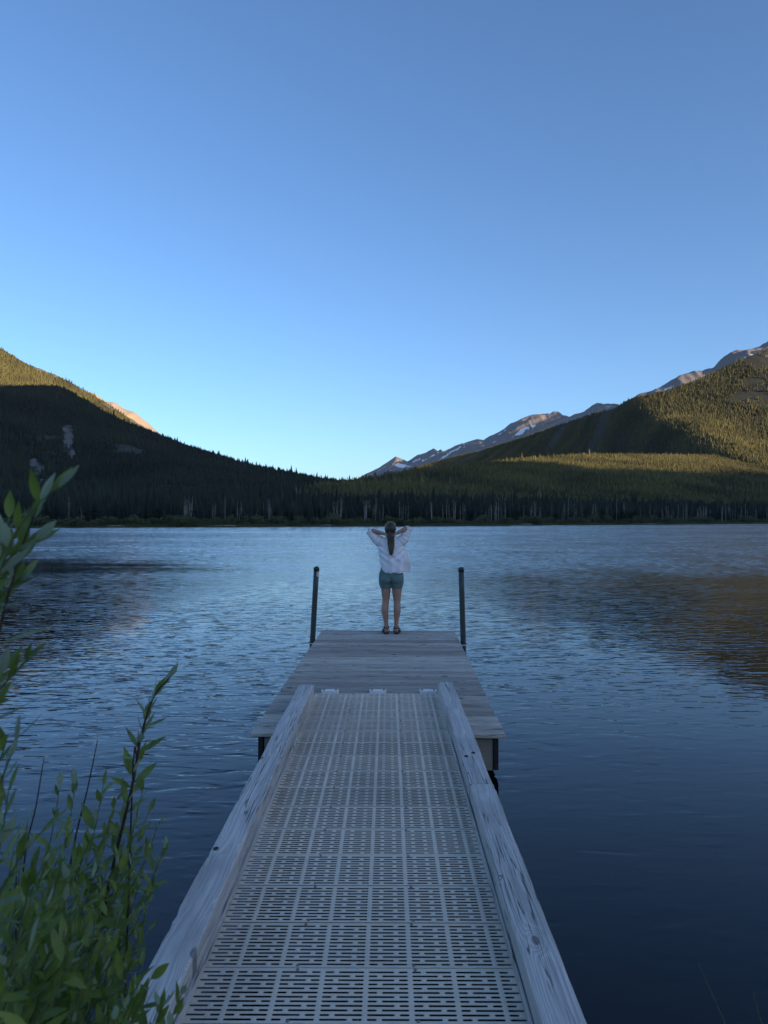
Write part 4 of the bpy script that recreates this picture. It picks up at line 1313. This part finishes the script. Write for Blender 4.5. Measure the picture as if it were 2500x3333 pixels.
for s_ in (-1, 1):
    A = ARM[s_]
    sh, el, wr, pa = (Vector(A[k]) for k in ('sh', 'el', 'wr', 'pa'))
    body.tube([sh, sh.lerp(el, 0.35), sh.lerp(el, 0.75), el], [0.058, 0.048, 0.040, 0.036], 16)
    f = el.lerp(wr, 0.3)
    body.tube([el + (el - wr).normalized() * 0.012, el.lerp(wr, 0.12), f, el.lerp(wr, 0.65), wr], [0.022, 0.036, 0.039, 0.030, 0.023], 16)
    d = (pa - wr).normalized()
    body.tube([wr, wr.lerp(pa, 0.5), pa + d * 0.02], [(0.024, 0.018), (0.014, 0.034), (0.011, 0.036)], 14)
    # four fingers curled over the other hand and a thumb running down the neck
    for k in range(4):
        off = Vector((0, 0, 0.027 - 0.018 * k))
        ln = (0.060, 0.068, 0.064, 0.050)[k]
        b0 = pa + off + d * 0.012
        dd = Vector((-s_, 0.05, -0.10 - 0.06 * k)).normalized()
        p1 = b0 + dd * ln * 0.45 + Vector((0, -0.006, 0))
        p2 = b0 + dd * ln * 0.8 + Vector((0, 0.0, 0))
        p3 = b0 + dd * ln + Vector((0, 0.010, -0.002))
        body.tube([b0, p1, p2, p3], [0.0090, 0.0085, 0.0075, 0.006], 9)
    t0 = wr.lerp(pa, 0.45) + Vector((0, 0.010, -0.022))
    body.tube([t0, t0 + Vector((-s_ * 0.014, 0.006, -0.024)), t0 + Vector((-s_ * 0.022, 0.010, -0.046))], [0.011, 0.0095, 0.007], 9)
remesh(body.build('body', M['skin'], person, True), 0.0048, 5)

# shorts
sh_ = MB()
for s_ in (-1, 1):
    L_ = LEGS[s_]
    secs = [(L_[0][0] * 0.95, 0.0, 0.86, 0.098, 0.108), (L_[1][0], 0.002, 0.78, 0.098, 0.108), (L_[1][0] * 1.0, 0.006, 0.735, 0.095, 0.100), (L_[2][0] * 1.02, 0.008, 0.70, 0.086, 0.092), (L_[2][0] * 1.02, 0.010, 0.677, 0.0825, 0.088)]
    secs = interp_secs(secs, 6)
    secs = [(a, b, c, w * (1 + (0.012 * math.sin(c * 330 + s_) if c < 0.75 else 0)), dd * (1 + (0.012 * math.sin(c * 330) if c < 0.75 else 0))) for a, b, c, w, dd in secs]
    ell_loft(sh_, secs, 26)
    sh_.ellipsoid((s_ * 0.080, -0.045, 0.805), (0.088, 0.080, 0.080), 20, 14)
ell_loft(sh_, [(0, 0.0, 0.80, 0.14, 0.10), (0, 0, 0.84, 0.183, 0.112), (0, 0.0, 0.90, 0.178, 0.112), (0, 0.0, 0.96, 0.158, 0.102), (0, 0, 1.02, 0.140, 0.097)], 30)
so_ = remesh(sh_.build('shorts', M['shorts'], person, True), 0.0055, 3)

# shirt: loose back with draped folds, rolled sleeves, one front panel blown aside
def shirt_point(a, z, cx, hw, hd, hem):
    x = cx + hw * math.cos(a); y = hd * math.sin(a)
    back = max(0.0, -math.sin(a))
    xr = x - cx
    v = math.sin((z - 0.75 * abs(xr + 0.02)) * 62.0 + 1.2 * math.sin(xr * 14)) * 0.0075 * math.exp(-((z - 1.22) / 0.11) ** 2)
    w = math.sin(xr * 52 + 7 * z + 1.5 * math.sin(z * 9)) * 0.0085 * max(0.0, min(1.0, (1.20 - z) / 0.2))
    u = math.sin((z + 0.9 * xr) * 41 + 2.0) * 0.005 * math.exp(-((z - 1.10) / 0.12) ** 2)
    dsp = 1.7 * (v + w + u) * (0.35 + 0.65 * back)
    nrm = Vector((math.cos(a) * hd, math.sin(a) * hw, 0)).normalized()
    return Vector((x, y, z)) + nrm * dsp
st = MB()
secs = [(0.018, 0.905, 0.165, 0.125), (0.015, 0.96, 0.172, 0.130), (0.010, 1.03, 0.176, 0.130), (0.004, 1.10, 0.180, 0.128), (-0.002, 1.18, 0.186, 0.124), (-0.006, 1.26, 0.188, 0.120), (-0.006, 1.31, 0.183, 0.112),
        (-0.006, 1.36, 0.168, 0.098), (-0.006, 1.40, 0.125, 0.078), (-0.006, 1.425, 0.080, 0.066), (-0.006, 1.445, 0.064, 0.060)]
secs = interp_secs(secs, 6)
n = 96
rings = []
for cx, z, hw, hd in secs:
    ring = []
    for j in range(n):
        a = 2 * math.pi * j / n
        p = shirt_point(a, z, cx, hw, hd, 0)
        if z < 1.05:                       # curved shirt tail, higher at the left hip
            k = (1.05 - z) / 0.145
            xr = p.x
            rise = 0.052 * max(0.0, min(1.0, (-0.095 - xr) / 0.05)) + 0.02 * max(0, math.sin(a)) + 0.010 * math.sin(xr * 40)
            p.z += k * rise
        ring.append(p)
    rings.append(ring)
st.rings(rings)
for s_ in (-1, 1):
    A = ARM[s_]
    sh, el = Vector(A['sh']), Vector(A['el'])
    dn = Vector((0, 0, -1))
    c0 = sh + Vector((-s_ * 0.05, 0, -0.035)); c1 = sh.lerp(el, 0.25) + dn * 0.022; c2 = sh.lerp(el, 0.6) + dn * 0.020; c3 = sh.lerp(el, 0.86) + dn * 0.010; c4 = sh.lerp(el, 1.0) + dn * 0.006
    pth = catmull([c0, c1, c2, c3, c4], 6)
    m_ = len(pth)
    base = [0.088, 0.080, 0.068, 0.058, 0.052]
    rr = []
    for k in range(m_):
        t = 4 * k / (m_ - 1)
        i = min(3, int(t)); r0 = base[i] + (base[i + 1] - base[i]) * (t - i)
        rr.append(r0 * (1 + 0.055 * math.sin(k * 1.7 + s_) + 0.03 * math.sin(k * 3.1)))
    st.tube(pth, rr, 22)
    # rolled cuff
    ax = (c4 - c3).normalized()
    st.tube([c4 - ax * 0.030, c4 - ax * 0.026, c4 + ax * 0.006, c4 + ax * 0.009], [0.050, 0.060, 0.059, 0.050], 22)
# collar
st.tube([(-0.006, 0.0, 1.425), (-0.006, -0.004, 1.452), (-0.006, -0.002, 1.470)], [(0.070, 0.066), (0.064, 0.064), (0.060, 0.060)], 24)
# front panel lifting to the right
fl = []
for k in range(15):
    t = k / 14
    z = 1.33 - 0.42 * t
    wdt = 0.02 + 0.11 * math.sin(min(1, t * 1.08) * math.pi * 0.62) ** 1.2
    x0 = 0.155
    x1 = 0.168 + wdt * 1.0
    zb = 0.012 * t
    fy = 0.075 + 0.035 * t + 0.010 * math.sin(9 * t)
    fl.append([(x0, 0.045, z), (x0 + (x1 - x0) * 0.5, fy - 0.012 + 0.008 * math.sin(7 * t), z - zb * 0.4), (x1, fy + 0.010, z - zb), (x1 + 0.002, fy + 0.022, z - zb), (x0 + (x1 - x0) * 0.5, fy + 0.006, z - zb * 0.4), (x0, 0.065, z)])
st.rings(fl)
so_ = remesh(st.build('shirt', M['shirt'], person, True), 0.0062, 3)

# hair, ponytail, sunglasses, earrings
hr = MB()
n = 28
rings = []
for i in range(1, 16):
    th = math.pi * i / 16
    ring = []
    for j in range(n):
        a = 2 * math.pi * j / n
        x = 0.083 * math.sin(th) * math.cos(a); y = 0.100 * math.sin(th) * math.sin(a); z = 0.098 * math.cos(th)
        if z < 0 and y > 0.02:            # hairline: leave the face free
            x *= 0.72; y = 0.02 + (y - 0.02) * 0.55
        r_ = 1 + 0.012 * math.sin(a * 17 + z * 40)
        ring.append((HC.x + x * r_, HC.y - 0.006 + y * r_, HC.z + 0.002 + z * r_))
    rings.append(ring)
hr.rings(rings)
hair = hr.build('hair', M['hair'], person, True)
pt = MB()
P_ = [(-0.012, -0.070, 1.528), (-0.010, -0.108, 1.512), (-0.010, -0.128, 1.47), (-0.006, -0.135, 1.42), (-0.004, -0.140, 1.34), (-0.004, -0.146, 1.27), (-0.003, -0.146, 1.22), (0.002, -0.144, 1.185), (0.006, -0.142, 1.165)]
W_ = [(0.030, 0.030), (0.034, 0.026), (0.030, 0.044), (0.026, 0.050), (0.022, 0.048), (0.018, 0.040), (0.014, 0.028), (0.010, 0.016), (0.004, 0.005)]
pp = catmull([Vector(p) for p in P_], 4)
ww_ = interp_secs(W_, 4)
rings = []
n = 40
for k, (p, w) in enumerate(zip(pp, ww_)):
    ring = []
    for j in range(n):
        a = 2 * math.pi * j / n
        r_ = 1 + 0.09 * math.sin(a * 9 + k * 0.10) + 0.05 * math.sin(a * 15 - k * 0.16)
        if k < 5:
            ring.append((p.x + w[1] * math.cos(a) * r_, p.y - 0.0, p.z + w[0] * math.sin(a) * r_) if k == 0 else (p.x + w[1] * math.cos(a) * r_, p.y + w[0] * 0.5 * math.sin(a) * r_, p.z + w[0] * 0.6 * math.sin(a)))
        else:
            ring.append((p.x + w[1] * math.cos(a) * r_, p.y + w[0] * math.sin(a) * r_, p.z))
    rings.append(ring)
pt.rings(rings)
inst('ponytail', pt.mesh('ponytail', M['hair'], True), hair)
for k in range(9):
    off = Vector((rg.uniform(-0.030, 0.030), rg.uniform(-0.016, 0.006), 0))
    wp = [Vector(p) + off * (0.4 + 0.16 * i) * (1 if i > 1 else 0.3) + Vector((rg.uniform(-0.004, 0.004), 0, 0)) for i, p in enumerate(P_[1:])]
    wp = wp[: rg.randint(5, 8)]
    wp[-1] += Vector((rg.uniform(-0.012, 0.012), 0, 0.01))
    wc = catmull(wp, 4)
    inst('hair_strand', MB().tube(wc, [0.0065 * (1 - 0.8 * i / len(wc)) + 0.0012 for i in range(len(wc))], 6).mesh('hair_strand', M['hair'], True), hair)
bandm = MB().tube([(HC.x + 0.027 * math.cos(2 * math.pi * k / 16), -0.098 - 0.006 * math.sin(2 * math.pi * k / 16), 1.522 + 0.024 * math.sin(2 * math.pi * k / 16)) for k in range(16)], 0.005, 8, close=True)
inst('hair_tie', bandm.mesh('hair_tie', M['black'], True), hair)
sg = MB()
zt = HC.z + 0.098
path = []
for k in range(13):
    t = -1 + 2 * k / 12
    path.append((HC.x + 0.079 * t, HC.y + 0.035 - 0.012 * abs(t), HC.z + 0.050 + 0.056 * (1 - abs(t) ** 3)))
sg.tube(path, 0.0038, 8)
for s_ in (-1, 1):
    sg.tube([(HC.x + s_ * 0.079, HC.y + 0.023, HC.z + 0.050), (HC.x + s_ * 0.084, HC.y - 0.03, HC.z + 0.036), (HC.x + s_ * 0.082, HC.y - 0.055, HC.z + 0.020)], [0.0035, 0.003, 0.003], 8)
sgo = sg.build('sunglasses', M['gold'], person, True)
for s_ in (-1, 1):
    ln = []
    for k in range(18):
        a = 2 * math.pi * k / 18
        ln.append((HC.x + s_ * 0.037 + 0.030 * math.cos(a), HC.y + 0.045 + 0.02 * math.sin(a), HC.z + 0.088 + 0.018 * math.sin(a) - 0.004 * math.cos(a) * s_))
    inst('lens', MB().add(ln + [(HC.x + s_ * 0.037, HC.y + 0.048, HC.z + 0.095)], [(k, (k + 1) % 18, 18) for k in range(18)]).mesh('lens', M['lens'], True), sgo)
    cx = HC.x + s_ * 0.074
    er = MB().tube([(cx + 0.017 * math.cos(2 * math.pi * k / 20), -0.012, 1.408 + 0.017 * math.sin(2 * math.pi * k / 20) + 0.0) for k in range(20)], 0.0042, 8, close=True)
    er.tube([(cx, -0.012, 1.425), (cx * 0.99, -0.002, 1.49), (cx, 0.006, 1.533)], 0.0022, 6)
    inst('earring', er.mesh('earring', M['black'], True), person)
# sandals
for s_ in (-1, 1):
    fx = LEGS[s_][-1][0]
    to = 0.022 * s_
    sd = inst('sandal', None or MB().rings([[(fx + to * ((y + 0.06) / 0.25) + (0.036 + 0.012 * math.sin(max(0, (y - 0.02)) * 9)) * c, y, z) for (y, c) in
            [(-0.062, 0.0), (-0.055, 0.6), (-0.03, 0.95), (0.03, 0.92), (0.10, 1.0), (0.17, 0.98), (0.215, 0.6), (0.226, 0.0), (0.215, -0.6), (0.17, -0.98), (0.10, -1.0), (0.03, -0.92), (-0.03, -0.95), (-0.055, -0.6)]] for z in (0.0, 0.012, 0.024, 0.028)]).mesh('sandal', M['sole']), person)
    def loop(c, rx, ry, tilt, r=(0.010, 0.003)):
        return [(c[0] + rx * math.cos(2 * math.pi * k / 20), c[1] + ry * math.sin(2 * math.pi * k / 20), c[2] + tilt * math.sin(2 * math.pi * k / 20)) for k in range(20)]
    lx, ly = LEGS[s_][-3][0], LEGS[s_][-3][1]
    inst('strap', MB().tube(loop((lx, ly + 0.004, 0.098), 0.036, 0.042, 0.012), [(0.010, 0.004)] * 20, 8, close=True).mesh('strap', M['black'], True), sd)
    for q_ in (-1, 1):
        inst('strap', MB().tube([(fx + q_ * 0.036, -0.020, 0.02), (fx + q_ * 0.040, -0.010, 0.055), (lx + q_ * 0.037, 0.0, 0.098)], [(0.008, 0.005)] * 3, 8).mesh('strap', M['black'], True), sd)
    arc = [(fx + to * 0.9 + 0.044 * math.cos(math.pi * k / 10), 0.14, 0.024 + 0.048 * math.sin(math.pi * k / 10)) for k in range(11)]
    inst('strap', MB().tube(arc, [(0.012, 0.004)] * 11, 8).mesh('strap', M['black'], True), sd)

# ------------------------------------------------------------------ evening haze in the valley air
hz = N('valley_haze')
pv = hz.n('ShaderNodeVolumePrincipled', {'Color': (0.80, 0.88, 1.0, 1), 'Density': 0.000005, 'Anisotropy': 0.2})
hz.t.links.new(pv.outputs[0], hz.out.inputs['Volume'])
tag(inst('haze', MB().box(-15500, 15500, -8500, 15500, -6.0, 2100).mesh('haze', hz.m)), 'thin blue evening haze filling the valley', 'haze', kind='stuff')
